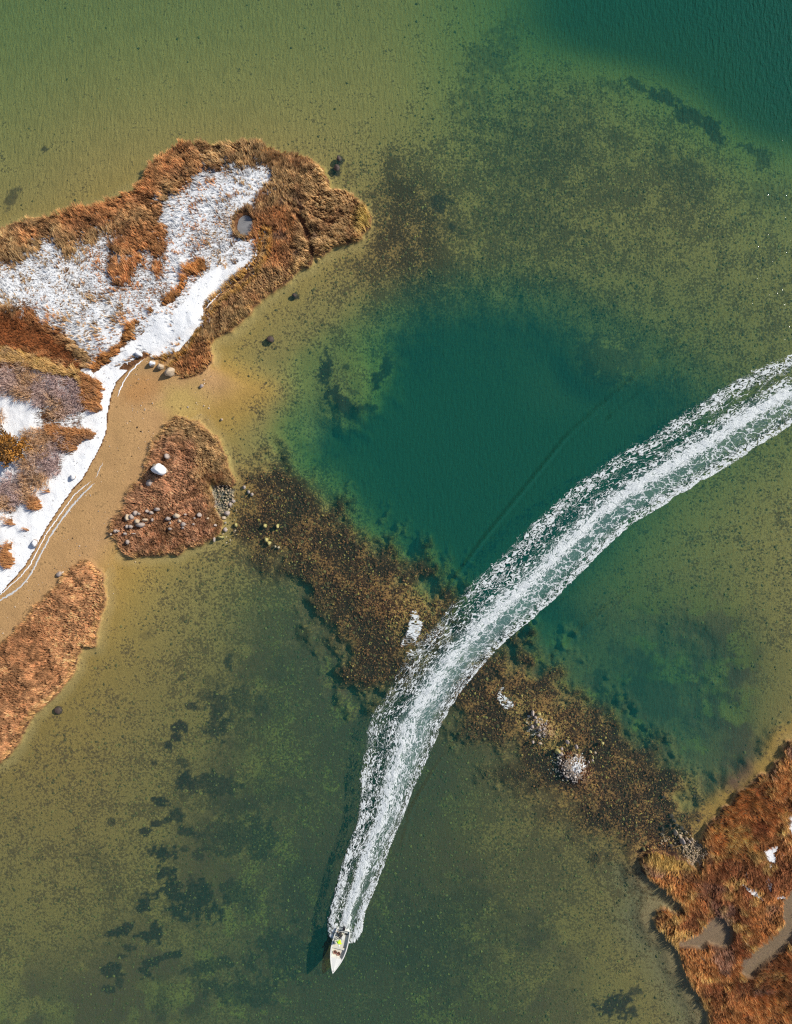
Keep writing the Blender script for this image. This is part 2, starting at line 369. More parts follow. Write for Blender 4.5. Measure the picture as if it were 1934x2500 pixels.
# peat under the marsh grass
peat = np.clip(np.maximum.reduce([sstep(-2, 5, sN), sstep(-2, 5, sI), sstep(-2, 5, sW), sstep(-2, 5, sS)]), 0, 1)
peat = np.where((sD > 0) & (GPY > 860), np.maximum(peat, 1), peat)
ca = cmix(ca, col(.20, .095, .042), peat)
cb = cmix(cb, col(.075, .035, .02), peat)
ca = cmix(ca, col(.55, .33, .14), path * sstep(0, 5, sN)); weed = lerp(weed, .05, path)
weed = np.where(peat > .5, .45, weed)
darkturf = sstep(-14, 24, sdf(DARK_TURF, 60) + nz2 * 50 + nz1 * 20)
ca = cmix(ca, col(.30, .105, .035), darkturf); cb = cmix(cb, col(.09, .035, .015), darkturf)
ca = cmix(ca, col(.235, .165, .10), cut); cb = cmix(cb, col(.17, .12, .085), cut); weed = lerp(weed, .2, cut)
ca = cmix(ca, col(.40, .34, .26), peb); cb = cmix(cb, col(.14, .12, .11), peb); weed = lerp(weed, .5, peb)
# snow cover 0..1
sSnow = sdf(SNOW_A, 80)
snow = 0.5 + 0.5 * np.clip((sSnow + 10 + nz1 * 46) / 30, -1, 1)
snow = snow * (.56 + nz1 * .25)
solid = np.zeros(GX.shape)
strip = sstep(0, 4, sD) * sstep(62, 30, sD + nz1 * 30) * (GPY > 640) * sstep(0, 20, sN + (GPY > 900) * 100)
STR2 = Z([(1065,530),(1040,580),(980,640),(900,710),(845,770),(838,830),(800,880),(700,900),(620,960),(560,930),(620,850),(760,760),(820,660),(870,610),(950,600),(1010,560)], 0, 300, 1.69)
solid = np.maximum(strip * (GPY > 820), sstep(-3, 6, sdf(STR2, 40) + nz2 * 16))
FAN = Z([(870,190),(930,130),(1000,90),(1080,60),(1130,20),(1165,-10),(1130,60),(1060,140),(990,170),(890,190)], 0, 800, 2.414)
fan = sstep(-2, 3, sdf(FAN, 40) + nz2 * 4)
solid = np.maximum(solid, fan * .8)
sc1 = np.maximum.reduce([sdf(SCRUB1, 60), sdf(SCRUB2, 60), sdf(SCRUB3, 60)]) + nz2 * 18
gold = sdf(GOLD, 60) + nz2 * 14
orange1 = sdf(ORANGE1, 60) + nz2 * 14
dune_all = (sD > 2) & (GPY > 905)
snow = np.where(dune_all, lerp(.95, .62 + nz1 * .8, sstep(26, 60, sD + nz1 * 40)), snow)
snow = np.where(dune_all & (sc1 > 0), 0.56 + nz1 * .8, snow)
snow = np.where(dune_all & (gold > 0), 0.30, snow)
snow = np.where(dune_all & (orange1 > 0), 0.3, snow)
snow = np.maximum(snow, solid)
RIDGE_D = line_dist(GRASS_RIDGE, 60)
ridge = sstep(8, 4, RIDGE_D + nz1 * 34 + nz2 * 26)
snow = lerp(snow, 0.12, ridge)
snow = snow * (1 - darkturf * .95) * (1 - .75 * sstep(-.75, -.3, sPond2))
snow = snow * np.where(dune_all | (sN > 0), 1, 0) * (1 - pond2)
SE_SN = [(1390,950,44,50,0,1),(1380,1050,20,14,0,.8),(1275,1240,80,14,35,.9),(1475,1272,46,20,0,.8),(1560,760,50,90,-20,1),(1375,1160,14,50,-15,.6),(1225,1105,30,20,0,.45),(1480,960,26,20,0,.5),(1215,1590,26,14,50,.6),(905,1660,14,50,-20,.4),(1500,570,30,30,0,.4)]
for a, b, c, d, e, f in Zl(SE_SN, 1400, 1750, 2.912):
    snow = np.maximum(snow, 1.0 * f * sstep(-.5, .35, ell(a, b, c, d, e) + edgen * .8))
snow = np.maximum(snow, sstep(.1, .8, ell(1412, 1868, 34, 30, 60) + edgen * .5) * .55)
snow = np.clip(snow, 0, 1)

# ------------------------------------------------------------------ materials
def new_mat(name):
    m = bpy.data.materials.new(name); m.use_nodes = True
    nt = m.node_tree; nt.nodes.clear()
    return m, nt, nt.nodes, nt.links
def attr(nt, name, typ='GEOMETRY'):
    n = nt.nodes.new('ShaderNodeAttribute'); n.attribute_name = name; n.attribute_type = typ
    return n
def math_n(nt, op, a, b=None, c=None, clamp=False):
    n = nt.nodes.new('ShaderNodeMath'); n.operation = op; n.use_clamp = clamp
    for i, v in enumerate((a, b, c)):
        if v is None: continue
        if isinstance(v, (int, float)): n.inputs[i].default_value = v
        else: nt.links.new(v, n.inputs[i])
    return n.outputs[0]
def noise_n(nt, vec, scale, detail=3, rough=.55, dist=0, dims='3D'):
    n = nt.nodes.new('ShaderNodeTexNoise'); n.noise_dimensions = dims
    n.inputs['Scale'].default_value = scale; n.inputs['Detail'].default_value = detail
    n.inputs['Roughness'].default_value = rough; n.inputs['Distortion'].default_value = dist
    if vec is not None: nt.links.new(vec, n.inputs['Vector'])
    return n
def mixc(nt, fac, a, b, mode='MIX'):
    n = nt.nodes.new('ShaderNodeMix'); n.data_type = 'RGBA'; n.blend_type = mode
    for s, v in ((0, fac), (6, a), (7, b)):
        if isinstance(v, (int, float)): n.inputs[s].default_value = v
        elif isinstance(v, tuple): n.inputs[s].default_value = (*v, 1) if len(v) == 3 else v
        else: nt.links.new(v, n.inputs[s])
    return n.outputs[2]
def bump_n(nt, h, strength, dist, normal=None):
    n = nt.nodes.new('ShaderNodeBump'); n.inputs['Strength'].default_value = strength; n.inputs['Distance'].default_value = dist
    nt.links.new(h, n.inputs['Height'])
    if normal is not None: nt.links.new(normal, n.inputs['Normal'])
    return n.outputs[0]
def geo_pos(nt):
    return nt.nodes.new('ShaderNodeNewGeometry').outputs['Position']
def finish(nt, shader):
    o = nt.nodes.new('ShaderNodeOutputMaterial'); nt.links.new(shader, o.inputs['Surface'])

def ground_material():
    m, nt, N, L = new_mat('ground')
    pos = geo_pos(nt)
    n1 = noise_n(nt, pos, 3.1, 5, .66, .4).outputs['Fac']
    n2 = noise_n(nt, pos, 9.0, 3, .6).outputs['Fac']
    mp = N.new('ShaderNodeMapping'); mp.inputs['Rotation'].default_value = (0, 0, .75); mp.inputs['Scale'].default_value = (1.5, 4.6, 2); L.new(pos, mp.inputs['Vector'])
    n3 = noise_n(nt, mp.outputs[0], 1.0, 5, .72, 1.2).outputs['Fac']
    mr = N.new('ShaderNodeMapping'); mr.inputs['Rotation'].default_value = (0, 0, .05); mr.inputs['Scale'].default_value = (2.4, .7, 1); L.new(pos, mr.inputs['Vector'])
    n6 = noise_n(nt, mr.outputs[0], 1.0, 3, .55, .4).outputs['Fac']  # invented bottom ripples, shaped to imitate light focused by the surface waves
    n4 = noise_n(nt, pos, 0.45, 3, .5).outputs['Fac']
    w = attr(nt, 'weed').outputs['Fac']
    f = math_n(nt, 'MULTIPLY_ADD', math_n(nt, 'SUBTRACT', n1, .5), 8.0, .5)
    f = math_n(nt, 'MULTIPLY_ADD', math_n(nt, 'SUBTRACT', w, .5), 3.0, f)
    f = math_n(nt, 'MULTIPLY_ADD', math_n(nt, 'SUBTRACT', n4, .5), 3.6, f)
    f = math_n(nt, 'MULTIPLY_ADD', math_n(nt, 'SUBTRACT', n2, .5), 2.5, f, True)
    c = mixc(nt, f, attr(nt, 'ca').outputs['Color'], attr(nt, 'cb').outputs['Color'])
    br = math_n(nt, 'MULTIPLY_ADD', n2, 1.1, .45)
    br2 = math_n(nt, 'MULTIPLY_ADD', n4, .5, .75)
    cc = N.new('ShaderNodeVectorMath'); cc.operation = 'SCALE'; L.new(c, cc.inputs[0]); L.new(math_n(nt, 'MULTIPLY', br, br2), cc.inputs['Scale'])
    s = attr(nt, 'snow').outputs['Fac']
    sf = math_n(nt, 'MULTIPLY_ADD', math_n(nt, 'SUBTRACT', n3, .5), 9.0, .5)
    sf = math_n(nt, 'MULTIPLY_ADD', math_n(nt, 'SUBTRACT', s, .5), 9.0, sf, True)
    c2 = mixc(nt, sf, cc.outputs[0], (.86, .88, .90))
    h = math_n(nt, 'MULTIPLY_ADD', sf, .6, math_n(nt, 'ADD', math_n(nt, 'MULTIPLY', n1, .6), math_n(nt, 'ADD', math_n(nt, 'MULTIPLY', n2, .5), math_n(nt, 'MULTIPLY', n6, math_n(nt, 'MULTIPLY', attr(nt, 'under').outputs['Fac'], 1.6)))))
    p = N.new('ShaderNodeBsdfPrincipled'); p.inputs['Roughness'].default_value = .9
    p.inputs['Specular IOR Level'].default_value = .15
    L.new(c2, p.inputs['Base Color']); L.new(bump_n(nt, h, .8, .14), p.inputs['Normal'])
    finish(nt, p.outputs[0])
    return m
MAT_GROUND = ground_material()

def inst_material(name, rough=.85, spec=.15, noise_scale=None, trans=0.0):
    m, nt, N, L = new_mat(name)
    c = attr(nt, 'tint', 'INSTANCER').outputs['Color']
    if noise_scale:
        tc = N.new('ShaderNodeTexCoord')
        n = noise_n(nt, tc.outputs['Object'], noise_scale, 4, .6).outputs['Fac']
        sc = N.new('ShaderNodeVectorMath'); sc.operation = 'SCALE'; L.new(c, sc.inputs[0]); L.new(math_n(nt, 'MULTIPLY_ADD', n, 1.0, .5), sc.inputs['Scale'])
        c = sc.outputs[0]
    p = N.new('ShaderNodeBsdfPrincipled'); p.inputs['Roughness'].default_value = rough; p.inputs['Specular IOR Level'].default_value = spec
    L.new(c, p.inputs['Base Color'])
    out = p.outputs[0]
    if trans:
        t = N.new('ShaderNodeBsdfTranslucent'); L.new(c, t.inputs['Color'])
        mx = N.new('ShaderNodeMixShader'); mx.inputs[0].default_value = trans
        L.new(out, mx.inputs[1]); L.new(t.outputs[0], mx.inputs[2]); out = mx.outputs[0]
    finish(nt, out)
    return m
MAT_GRASS = inst_material('dry_grass', trans=.25)
MAT_TWIG = inst_material('bare_twigs')
MAT_WEED = inst_material('seaweed', rough=.6)
MAT_COBBLE = inst_material('cobble_stone', noise_scale=6)

def plain(name, c, rough=.6, metal=0, spec=.4, nscale=None, namp=.3, bump=0, bscale=8):
    m, nt, N, L = new_mat(name)
    p = N.new('ShaderNodeBsdfPrincipled'); p.inputs['Roughness'].default_value = rough; p.inputs['Metallic'].default_value = metal
    p.inputs['Specular IOR Level'].default_value = spec; p.inputs['Base Color'].default_value = (*c, 1)
    tc = N.new('ShaderNodeTexCoord')
    if nscale:
        n = noise_n(nt, tc.outputs['Object'], nscale, 4, .6).outputs['Fac']
        lo = tuple(v * (1 - namp) for v in c); hi = tuple(min(1, v * (1 + namp)) for v in c)
        L.new(mixc(nt, n, lo, hi), p.inputs['Base Color'])
    if bump:
        L.new(bump_n(nt, noise_n(nt, tc.outputs['Object'], bscale, 4).outputs['Fac'], 1.0, bump), p.inputs['Normal'])
    finish(nt, p.outputs[0])
    return m

# ------------------------------------------------------------------ mesh helpers
def tag(o, label=None, cat=None, group=None, kind=None):
    if label: o['label'] = label
    if cat: o['category'] = cat
    if group: o['group'] = group
    if kind: o['kind'] = kind
    return o
def np_mesh(name, V, F, mat, attrs=None, smooth=True, parent=None):
    """V (n,3), F (m,k) of equal-size faces"""
    me = bpy.data.meshes.new(name)
    V = np.asarray(V, np.float32); F = np.asarray(F, np.int32)
    me.vertices.add(len(V)); me.vertices.foreach_set('co', V.ravel())
    k = F.shape[1]
    me.loops.add(F.size); me.loops.foreach_set('vertex_index', F.ravel())
    me.polygons.add(len(F)); me.polygons.foreach_set('loop_start', np.arange(0, F.size, k, dtype=np.int32))
    me.update(calc_edges=True)
    if smooth: me.polygons.foreach_set('use_smooth', np.ones(len(F), bool))
    for an, av in (attrs or {}).items():
        av = np.asarray(av, np.float32)
        if av.ndim == 1:
            a = me.attributes.new(an, 'FLOAT', 'POINT'); a.data.foreach_set('value', av)
        else:
            a = me.attributes.new(an, 'FLOAT_COLOR', 'POINT')
            a.data.foreach_set('color', np.concatenate([av, np.ones((len(av), 1), np.float32)], 1).ravel())
    if mat: me.materials.append(mat)
    o = bpy.data.objects.new(name, me)
    C.objects.link(o)
    if parent: o.parent = parent
    return o

# ------------------------------------------------------------------ ground, split into seabed / beach / marsh / snow
ny, nx = GX.shape
idx = np.arange(ny * nx).reshape(ny, nx)
Q = np.stack([idx[:-1, :-1], idx[:-1, 1:], idx[1:, 1:], idx[1:, :-1]], -1).reshape(-1, 4)
def cellv(F): return F[:-1, :-1].ravel()
cls = np.zeros(len(Q), int)
hz = cellv(height)
cls[(hz > 0.0)] = 1
cls[(cellv(peat) > .5) & (hz > 0.0)] = 2
cls[(cellv(snow) > .55) & (hz > 0.0)] = 3
V = np.stack([GX, GY, height], -1).reshape(-1, 3)
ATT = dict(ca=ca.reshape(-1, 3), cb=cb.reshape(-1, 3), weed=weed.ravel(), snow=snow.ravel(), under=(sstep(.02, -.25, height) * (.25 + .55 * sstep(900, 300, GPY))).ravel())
for k, (nm, lb) in enumerate((('seabed', 'weedy olive and brown sea floor seen through the shallow water'), ('sandy_beach', 'tan sand beach sloping from the snow line into the shallows'),
                              ('marsh_ground', 'dark peat under the dry marsh grass'), ('snow_field', 'snow lying over the marsh and the dune'))):
    q = Q[cls == k]
    used, inv = np.unique(q, return_inverse=True)
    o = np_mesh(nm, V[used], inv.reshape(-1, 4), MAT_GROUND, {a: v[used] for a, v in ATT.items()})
    tag(o, lb, kind='structure')

# ------------------------------------------------------------------ water sheet
def water_height(x, y):
    """low swell plus the slanting waves thrown out by the boat (world metres)"""
    px = x / PX + 967; py = 1250 - y / PX
    h = np.zeros(x.shape)
    for pts, amp, wdt in CRESTS:
        d = np.full(x.shape, 1e9); sgn = np.zeros(x.shape)
        for (a, b), (c, e) in zip(pts[:-1], pts[1:]):
            ex, ey = c - a, e - b; L = ex * ex + ey * ey
            t = np.clip(((px - a) * ex + (py - b) * ey) / L, 0, 1)
            dx = px - a - t * ex; dy = py - b - t * ey
            dd = np.hypot(dx, dy); s = (ex * (py - b) - ey * (px - a)) / math.sqrt(L)
            m = dd < d
            d = np.where(m, dd, d); sgn = np.where(m, s, sgn)
        u = d * PX / wdt
        h += amp * 2.6 * np.exp(-u * u * 1.6) * np.cos(u * 2.8)
    return h
CRESTS = [
 (D([(930,1290),(1040,1140),(1130,1030),(1210,930),(1300,850),(1400,770),(1520,680),(1690,590),(1800,540)]), 0.154, .55),
 (D([(1300,890),(1420,800),(1560,700),(1690,630),(1800,590)]), 0.110, .5),
 (D([(1130,1330),(1250,1250),(1400,1180),(1560,1120),(1690,1080),(1800,1050)]), 0.132, .6),
 (D([(1180,1400),(1300,1290),(1450,1210),(1690,1130),(1800,1100)]), 0.110, .7),
 (D([(1240,1330),(1400,1230),(1560,1170),(1690,1150)]), 0.088, .5),
 (D([(860,1800),(880,1720),(940,1620),(1010,1540),(1090,1480)]), 0.110, .35),
 (D([(870,1740),(920,1650),(1000,1560)]), 0.088, .3)]
WS = 0.3
wxs = np.concatenate([-60 - outx[::-1], np.arange(-60, 60.01, WS), 60 + outx])
wys = np.concatenate([-76 - outx[::-1], np.arange(-76, 76.01, WS), 76 + outx])
WX, WY = np.meshgrid(wxs, wys)
wd = sample(np.maximum(-height, 0), WX.ravel(), WY.ravel()).reshape(WX.shape)
K = np.array([.53, .26, .43]); SCAT = np.array([.003, .067, .058]); M = .30
tr = np.exp(-K[None, None] * wd[..., None] * .5)
sc = SCAT[None, None] * (1 - np.exp(-M * wd))[..., None] * 1.0
# silt stirred up makes the far corner paler
wz = water_height(WX, WY) * sstep(0.15, .6, wd)
nyw, nxw = WX.shape
wi = np.arange(nyw * nxw).reshape(nyw, nxw)
WQ = np.stack([wi[:-1, :-1], wi[:-1, 1:], wi[1:, 1:], wi[1:, :-1]], -1).reshape(-1, 4)
wland = sample(height, WX.ravel(), WY.ravel())
keep = wland[WQ].min(1) < 0.12
rip = sstep(.2, 1.2, wd) * .6 + .4
rip = rip * (0.55 + 0.6 * sstep(700, 0, 1250 - WY / PX) + .5 * sstep(1500, 1934, WX / PX + 967))

GQX, GQY = WX / PX + 967, 1250 - WY / PX
gl = .5 + .5 * sstep(-.2, .8, 1 - np.hypot((GQX - 1850) / 420, (GQY - 950) / 520))
def water_material():
    m, nt, N, L = new_mat('sea_water')
    pos = geo_pos(nt)
    def mapped(rot, sx, sy):
        v = N.new('ShaderNodeMapping'); v.inputs['Rotation'].default_value = (0, 0, rot); v.inputs['Scale'].default_value = (sx, sy, 1)
        L.new(pos, v.inputs['Vector']); return v.outputs[0]
    a = noise_n(nt, mapped(.05, 2.3, .75), 1.0, 3, .5, .3, '2D').outputs['Fac']
    b = noise_n(nt, mapped(-.25, 1.3, 2.6), 1.0, 3, .55, .2, '2D').outputs['Fac']
    c = noise_n(nt, mapped(.5, 5.5, 4.0), 1.0, 3, .6, 0, '2D').outputs['Fac']
    h = math_n(nt, 'ADD', math_n(nt, 'MULTIPLY', a, 1.0), math_n(nt, 'ADD', math_n(nt, 'MULTIPLY', b, .45), math_n(nt, 'MULTIPLY', c, .22)))
    h = math_n(nt, 'MULTIPLY', h, attr(nt, 'ripple').outputs['Fac'])
    nrm = bump_n(nt, h, 1.0, .14)
    ng_ = bump_n(nt, math_n(nt, 'MULTIPLY', h, attr(nt, 'glint').outputs['Fac']), 1.0, .045)
    T = N.new('ShaderNodeBsdfTransparent'); L.new(attr(nt, 'through').outputs['Color'], T.inputs['Color'])
    Dn = N.new('ShaderNodeBsdfDiffuse'); L.new(attr(nt, 'murk').outputs['Color'], Dn.inputs['Color']); L.new(nrm, Dn.inputs['Normal'])
    add = N.new('ShaderNodeAddShader'); L.new(T.outputs[0], add.inputs[0]); L.new(Dn.outputs[0], add.inputs[1])
    G = N.new('ShaderNodeBsdfGlossy'); G.inputs['Roughness'].default_value = .06; L.new(ng_, G.inputs['Normal'])
    dt = N.new('ShaderNodeVectorMath'); dt.operation = 'DOT_PRODUCT'
    L.new(ng_, dt.inputs[0]); L.new(N.new('ShaderNodeNewGeometry').outputs['Incoming'], dt.inputs[1])
    ca_ = math_n(nt, 'ABSOLUTE', dt.outputs['Value'])
    fr = math_n(nt, 'MULTIPLY_ADD', math_n(nt, 'POWER', math_n(nt, 'SUBTRACT', 1.0, ca_, None, True), 5.0), .98, .02, True)
    mx = N.new('ShaderNodeMixShader'); L.new(fr, mx.inputs[0]); L.new(add.outputs[0], mx.inputs[1]); L.new(G.outputs[0], mx.inputs[2])
    finish(nt, mx.outputs[0])
    return m
MAT_WATER = water_material()
WV = np.stack([WX, WY, wz], -1).reshape(-1, 3)
q = WQ[keep]; used, inv = np.unique(q, return_inverse=True)
o = np_mesh('water', WV[used], inv.reshape(-1, 4), MAT_WATER, dict(through=tr.reshape(-1, 3)[used], murk=sc.reshape(-1, 3)[used], ripple=rip.ravel()[used], glint=gl.ravel()[used]))
tag(o, 'clear green to teal bay water with fine ripples', kind='structure')
print('fields and ground done')

# ------------------------------------------------------------------ instancing for what nobody could count
def protos(name, meshes, mat):
    col_ = bpy.data.collections.new(name)
    for i, (V_, F_) in enumerate(meshes):
        me = bpy.data.meshes.new(name + '_form')
        me.from_pydata([tuple(map(float, v)) for v in V_], [], [tuple(int(i) for i in f) for f in F_]); me.materials.append(mat)
        ob = bpy.data.objects.new(name + '_form', me); col_.objects.link(ob)
    return col_
def scatter(name, P, R, S, T, pick, source, label, cat=None):
    """one stuff object: points in P carry rotation, scale and tint; a form of the source collection stands on each"""
    me = bpy.data.meshes.new(name)
    n = len(P)
    me.vertices.add(n); me.vertices.foreach_set('co', np.asarray(P, np.float32).ravel())
    a = me.attributes.new('rot', 'FLOAT_VECTOR', 'POINT'); a.data.foreach_set('vector', np.asarray(R, np.float32).ravel())
    a = me.attributes.new('scl', 'FLOAT_VECTOR', 'POINT'); a.data.foreach_set('vector', np.asarray(S, np.float32).ravel())
    a = me.attributes.new('tint', 'FLOAT_COLOR', 'POINT'); a.data.foreach_set('color', np.concatenate([np.clip(T, 0, 1), np.ones((n, 1))], 1).astype(np.float32).ravel())
    a = me.attributes.new('pick', 'INT', 'POINT'); a.data.foreach_set('value', np.asarray(pick, np.int32))
    ob = bpy.data.objects.new(name, me); C.objects.link(ob)
    ng = bpy.data.node_groups.new(name + '_nodes', 'GeometryNodeTree')
    ng.interface.new_socket('Geometry', in_out='INPUT', socket_type='NodeSocketGeometry')
    ng.interface.new_socket('Geometry', in_out='OUTPUT', socket_type='NodeSocketGeometry')
    N = ng.nodes; L = ng.links
    gi = N.new('NodeGroupInput'); go = N.new('NodeGroupOutput')
    ip = N.new('GeometryNodeInstanceOnPoints')
    ci = N.new('GeometryNodeCollectionInfo'); ci.inputs['Collection'].default_value = source; ci.inputs['Separate Children'].default_value = True
    def na(nm, t):
        x = N.new('GeometryNodeInputNamedAttribute'); x.data_type = t; x.inputs['Name'].default_value = nm
        return x.outputs['Attribute']
    L.new(gi.outputs[0], ip.inputs['Points']); L.new(ci.outputs[0], ip.inputs['Instance'])
    ip.inputs['Pick Instance'].default_value = True
    L.new(na('pick', 'INT'), ip.inputs['Instance Index'])
    L.new(na('rot', 'FLOAT_VECTOR'), ip.inputs['Rotation'])
    L.new(na('scl', 'FLOAT_VECTOR'), ip.inputs['Scale'])
    L.new(ip.outputs[0], go.inputs[0])
    md = ob.modifiers.new('scatter', 'NODES'); md.node_group = ng
    tag(ob, label, cat, kind='stuff')
    return ob

def tuft(nb, rad, length, width, lean, spread, seed):
    r = random.Random(seed); V_ = []; F_ = []
    for b in range(nb):
        a = r.uniform(0, 6.283); rr = rad * math.sqrt(r.random())
        x, y = rr * math.cos(a), rr * math.sin(a)
        az = r.gauss(0, spread); L = length * r.uniform(.7, 1.15); ln = lean * r.uniform(.5, 1.4)
        wv = width * r.uniform(.7, 1.3)
        tw = r.uniform(0, 3.14)
        sx, sy = math.cos(az + math.pi / 2 * 1 + tw * .4), math.sin(az + math.pi / 2 + tw * .4)
        i0 = len(V_)
        for k, t in enumerate((0, .45, .8)):
            rch = L * t * math.sin(ln * (0.5 + t * .8)); z = L * t * math.cos(ln * (.5 + t * .8))
            w2 = wv * (1 - .45 * t)
            cx, cy = x + rch * math.cos(az), y + rch * math.sin(az)
            V_ += [(cx - sx * w2 / 2, cy - sy * w2 / 2, z), (cx + sx * w2 / 2, cy + sy * w2 / 2, z)]
        rch = L * math.sin(min(1.5, ln * 1.35)); z = L * math.cos(min(1.5, ln * 1.35))
        V_.append((x + rch * math.cos(az), y + rch * math.sin(az), z))
        F_ += [(i0, i0 + 1, i0 + 3, i0 + 2), (i0 + 2, i0 + 3, i0 + 5, i0 + 4), (i0 + 4, i0 + 5, i0 + 6)]
    return V_, F_
TUFTS = protos('grass_tuft', [tuft(15, .13, 1.05, .05, .28, .6, s) for s in range(5)], MAT_GRASS)

def jitter_points(x0, x1, y0, y1, step):
    xs = np.arange(x0, x1, step); ys = np.arange(y0, y1, step)
    X, Y = np.meshgrid(xs, ys)
    return (X + rng.uniform(-.6, .6, X.shape) * step).ravel(), (Y + rng.uniform(-.6, .6, X.shape) * step).ravel()

def grass_palette(x, y, kind):
    n1 = fbm(x, y, .16, 3, 21); n2 = fbm(x, y, .55, 3, 22); n3 = rng.random(len(x))
    tan = col(.56, .36, .155); orange = col(.57, .265, .09); brown = col(.30, .14, .06); gold_ = col(.66, .43, .13); mauve = col(.30, .19, .16); red = col(.40, .13, .045)
    if kind == 'north':
        c = orange + (tan - orange) * sstep(.35, .62, n1)[:, None]
        c = c + (brown - c) * (sstep(.52, .75, n2) * .7)[:, None]
    elif kind == 'islet':
        c = col(.64, .34, .175) + (tan - col(.64, .34, .175)) * sstep(.4, .65, n1)[:, None]
        c = c + (brown - c) * (sstep(.5, .72, n2) * .7)[:, None]
    elif kind == 'west':
        c = col(.70, .37, .16) + (col(.55, .27, .11) - col(.70, .37, .16)) * sstep(.4, .65, n1)[:, None]
        c = c + (brown - c) * (sstep(.6, .8, n2) * .7)[:, None]
    else:
        c = col(.60, .27, .075) + (col(.36, .14, .05) - col(.60, .27, .075)) * sstep(.42, .62, n1)[:, None]
        c = c + (gold_ - c) * (sstep(.56, .74, n2) * .75)[:, None]
        c = c + (mauve - c) * (sstep(.66, .8, fbm(x, y, .3, 2, 29)) * .6)[:, None]
    c = c * .93 + c.mean(1)[:, None] * .11
    return c * (0.78 + .7 * n3)[:, None]

def marsh(name, label, S_, kind, step, hgt, lean_dir, extra=None, extra_mask=None, bounds=None):
    x, y = jitter_points(*bounds, step)
    s = sample(S_, x, y); z = sample(height, x, y)
    sn = sample(snow, x, y)
    nn = fbm(x, y, 1.1, 4, 33)
    ok = (s > 2.0) & (z > .1)
    ok &= sample(cut, x, y) < .3
    ok &= sample(sPond2, x, y) < -.22
    ok &= sample(path, x, y) < .5
    ok &= sample(slit, x, y) < .4
    ok &= sample(peb, x, y) < .5
    ok &= ~((sn > .45) & (rng.random(len(x)) < np.where(sn > .86, .95, np.clip((sn - .2) * 1.5, 0, .80))))
    if extra_mask is not None: ok &= extra_mask(x, y)
    x, y, z, s, sn, nn = x[ok], y[ok], z[ok], s[ok], sn[ok], nn[ok]
    n = len(x)
    c = grass_palette(x, y, kind)
    if kind == 'se':
        tp = np.clip(sample(np.clip(ell(1625, 2085, 75, 34, 20) + .25, 0, 1), x, y), 0, 1)[:, None]
        c = c + (col(.72, .50, .16) - c) * np.clip(tp * 1.6, 0, .9)
    if extra: c = extra(x, y, c)
    # tips bleached along the outer fringe
    fr = sstep(16, 3, s)[:, None] * rng.random((n, 1))
    c = c + (col(.62, .42, .16) - c) * fr * .75
    cl = fbm(x, y, 1.9, 3, 39); c = c * (.68 + .72 * sstep(.3, .7, cl))[:, None]
    snowy = (nn - .5) * 5 + (sn - .42) * 3.2 > rng.normal(0, .55, n) + .40
    snowy &= sn > .12
    c[snowy] = col(.90, .91, .92) * rng.uniform(.85, 1, (snowy.sum(), 1))
    ang = lean_dir + (fbm(x, y, .13, 3, 41) - .5) * 5.0 + rng.normal(0, .22, n)
    hs = hgt * (0.75 + .6 * (fbm(x, y, .35, 3, 44))) * rng.uniform(.75, 1.2, n) * lerp(.6, 1.15, sstep(.38, .62, fbm(x, y, .7, 3, 46)))
    hs *= np.where(snowy, .55, np.where(sn > .45, .6, 1))
    short = sample(darkturf, x, y)
    hs *= 1 - .55 * short
    tilt = rng.normal(0, .12, n) + np.where(snowy, .75, .28)
    R = np.stack([rng.normal(0, .08, n), tilt, ang], 1)
    Sx = hs * rng.uniform(.9, 1.25, n)
    S3 = np.stack([np.clip(Sx, .4, 2), np.clip(Sx, .4, 2), hs], 1)
    scatter(name, np.stack([x, y, z - .04], 1), R, S3, c, rng.integers(0, 5, n), TUFTS, label, 'marsh grass')
    print(name, n)

def dune_extra(x, y, c):
    g = sample(darkturf, x, y)[:, None]
    c = c + (col(.36, .13, .045) * rng.uniform(.6, 1.3, (len(x), 1)) - c) * g
    gd = np.clip(sample(gold, x, y) / 6, 0, 1)[:, None]
    c = c + (col(.86, .57, .20) * rng.uniform(.7, 1.15, (len(x), 1)) - c) * gd
    tipm = np.clip(sample(ell(905, 540, 40, 40), x, y) + .3, 0, 1)[:, None]
    c = c + (col(.66, .50, .12) - c) * tipm * .8
    gold_in = sstep(12, 4, np.abs(sample(dPath, x, y) - 10))[:, None]
    c = c + (col(.62, .38, .09) - c) * gold_in * .6
    rg = sample(ridge, x, y)[:, None]
    c = c + (col(.62, .31, .11) - c) * rg
    mv = sstep(.62, .74, fbm(x, y, .5, 3, 61))[:, None] * sstep(-10, 0, sample(ell(700, 560, 90, 60), x, y) * 20)[:, None]
    return c + (col(.26, .17, .13) - c) * mv * .8
marsh('marsh_grass', 'dry tawny grass around and between the snow patches of the north-west island', sN, 'north', .22, .70, 2.2, dune_extra,
      lambda x, y: ~((sample(sD, x, y) > -4) & (y < wy(905))) , (-60, wx(930), wy(940), wy(325)))
marsh('marsh_grass', 'reddish brown grass on the three-lobed islet dotted with boulders', sI, 'islet', .205, .58, 2.6, None, None, (wx(255), wx(590), wy(1370), wy(1005)))
marsh('marsh_grass', 'orange grass on the long islet at the left edge below the beach', sW, 'west', .21, .62, 2.3, None, None, (-60, wx(270), wy(1900), wy(1350)))
marsh('marsh_grass', 'rust and gold grass on the lower right marsh cut by a creek', sS, 'se', .225, .62, -.9, None, None, (wx(1550), 59.5, -75, wy(1780)))

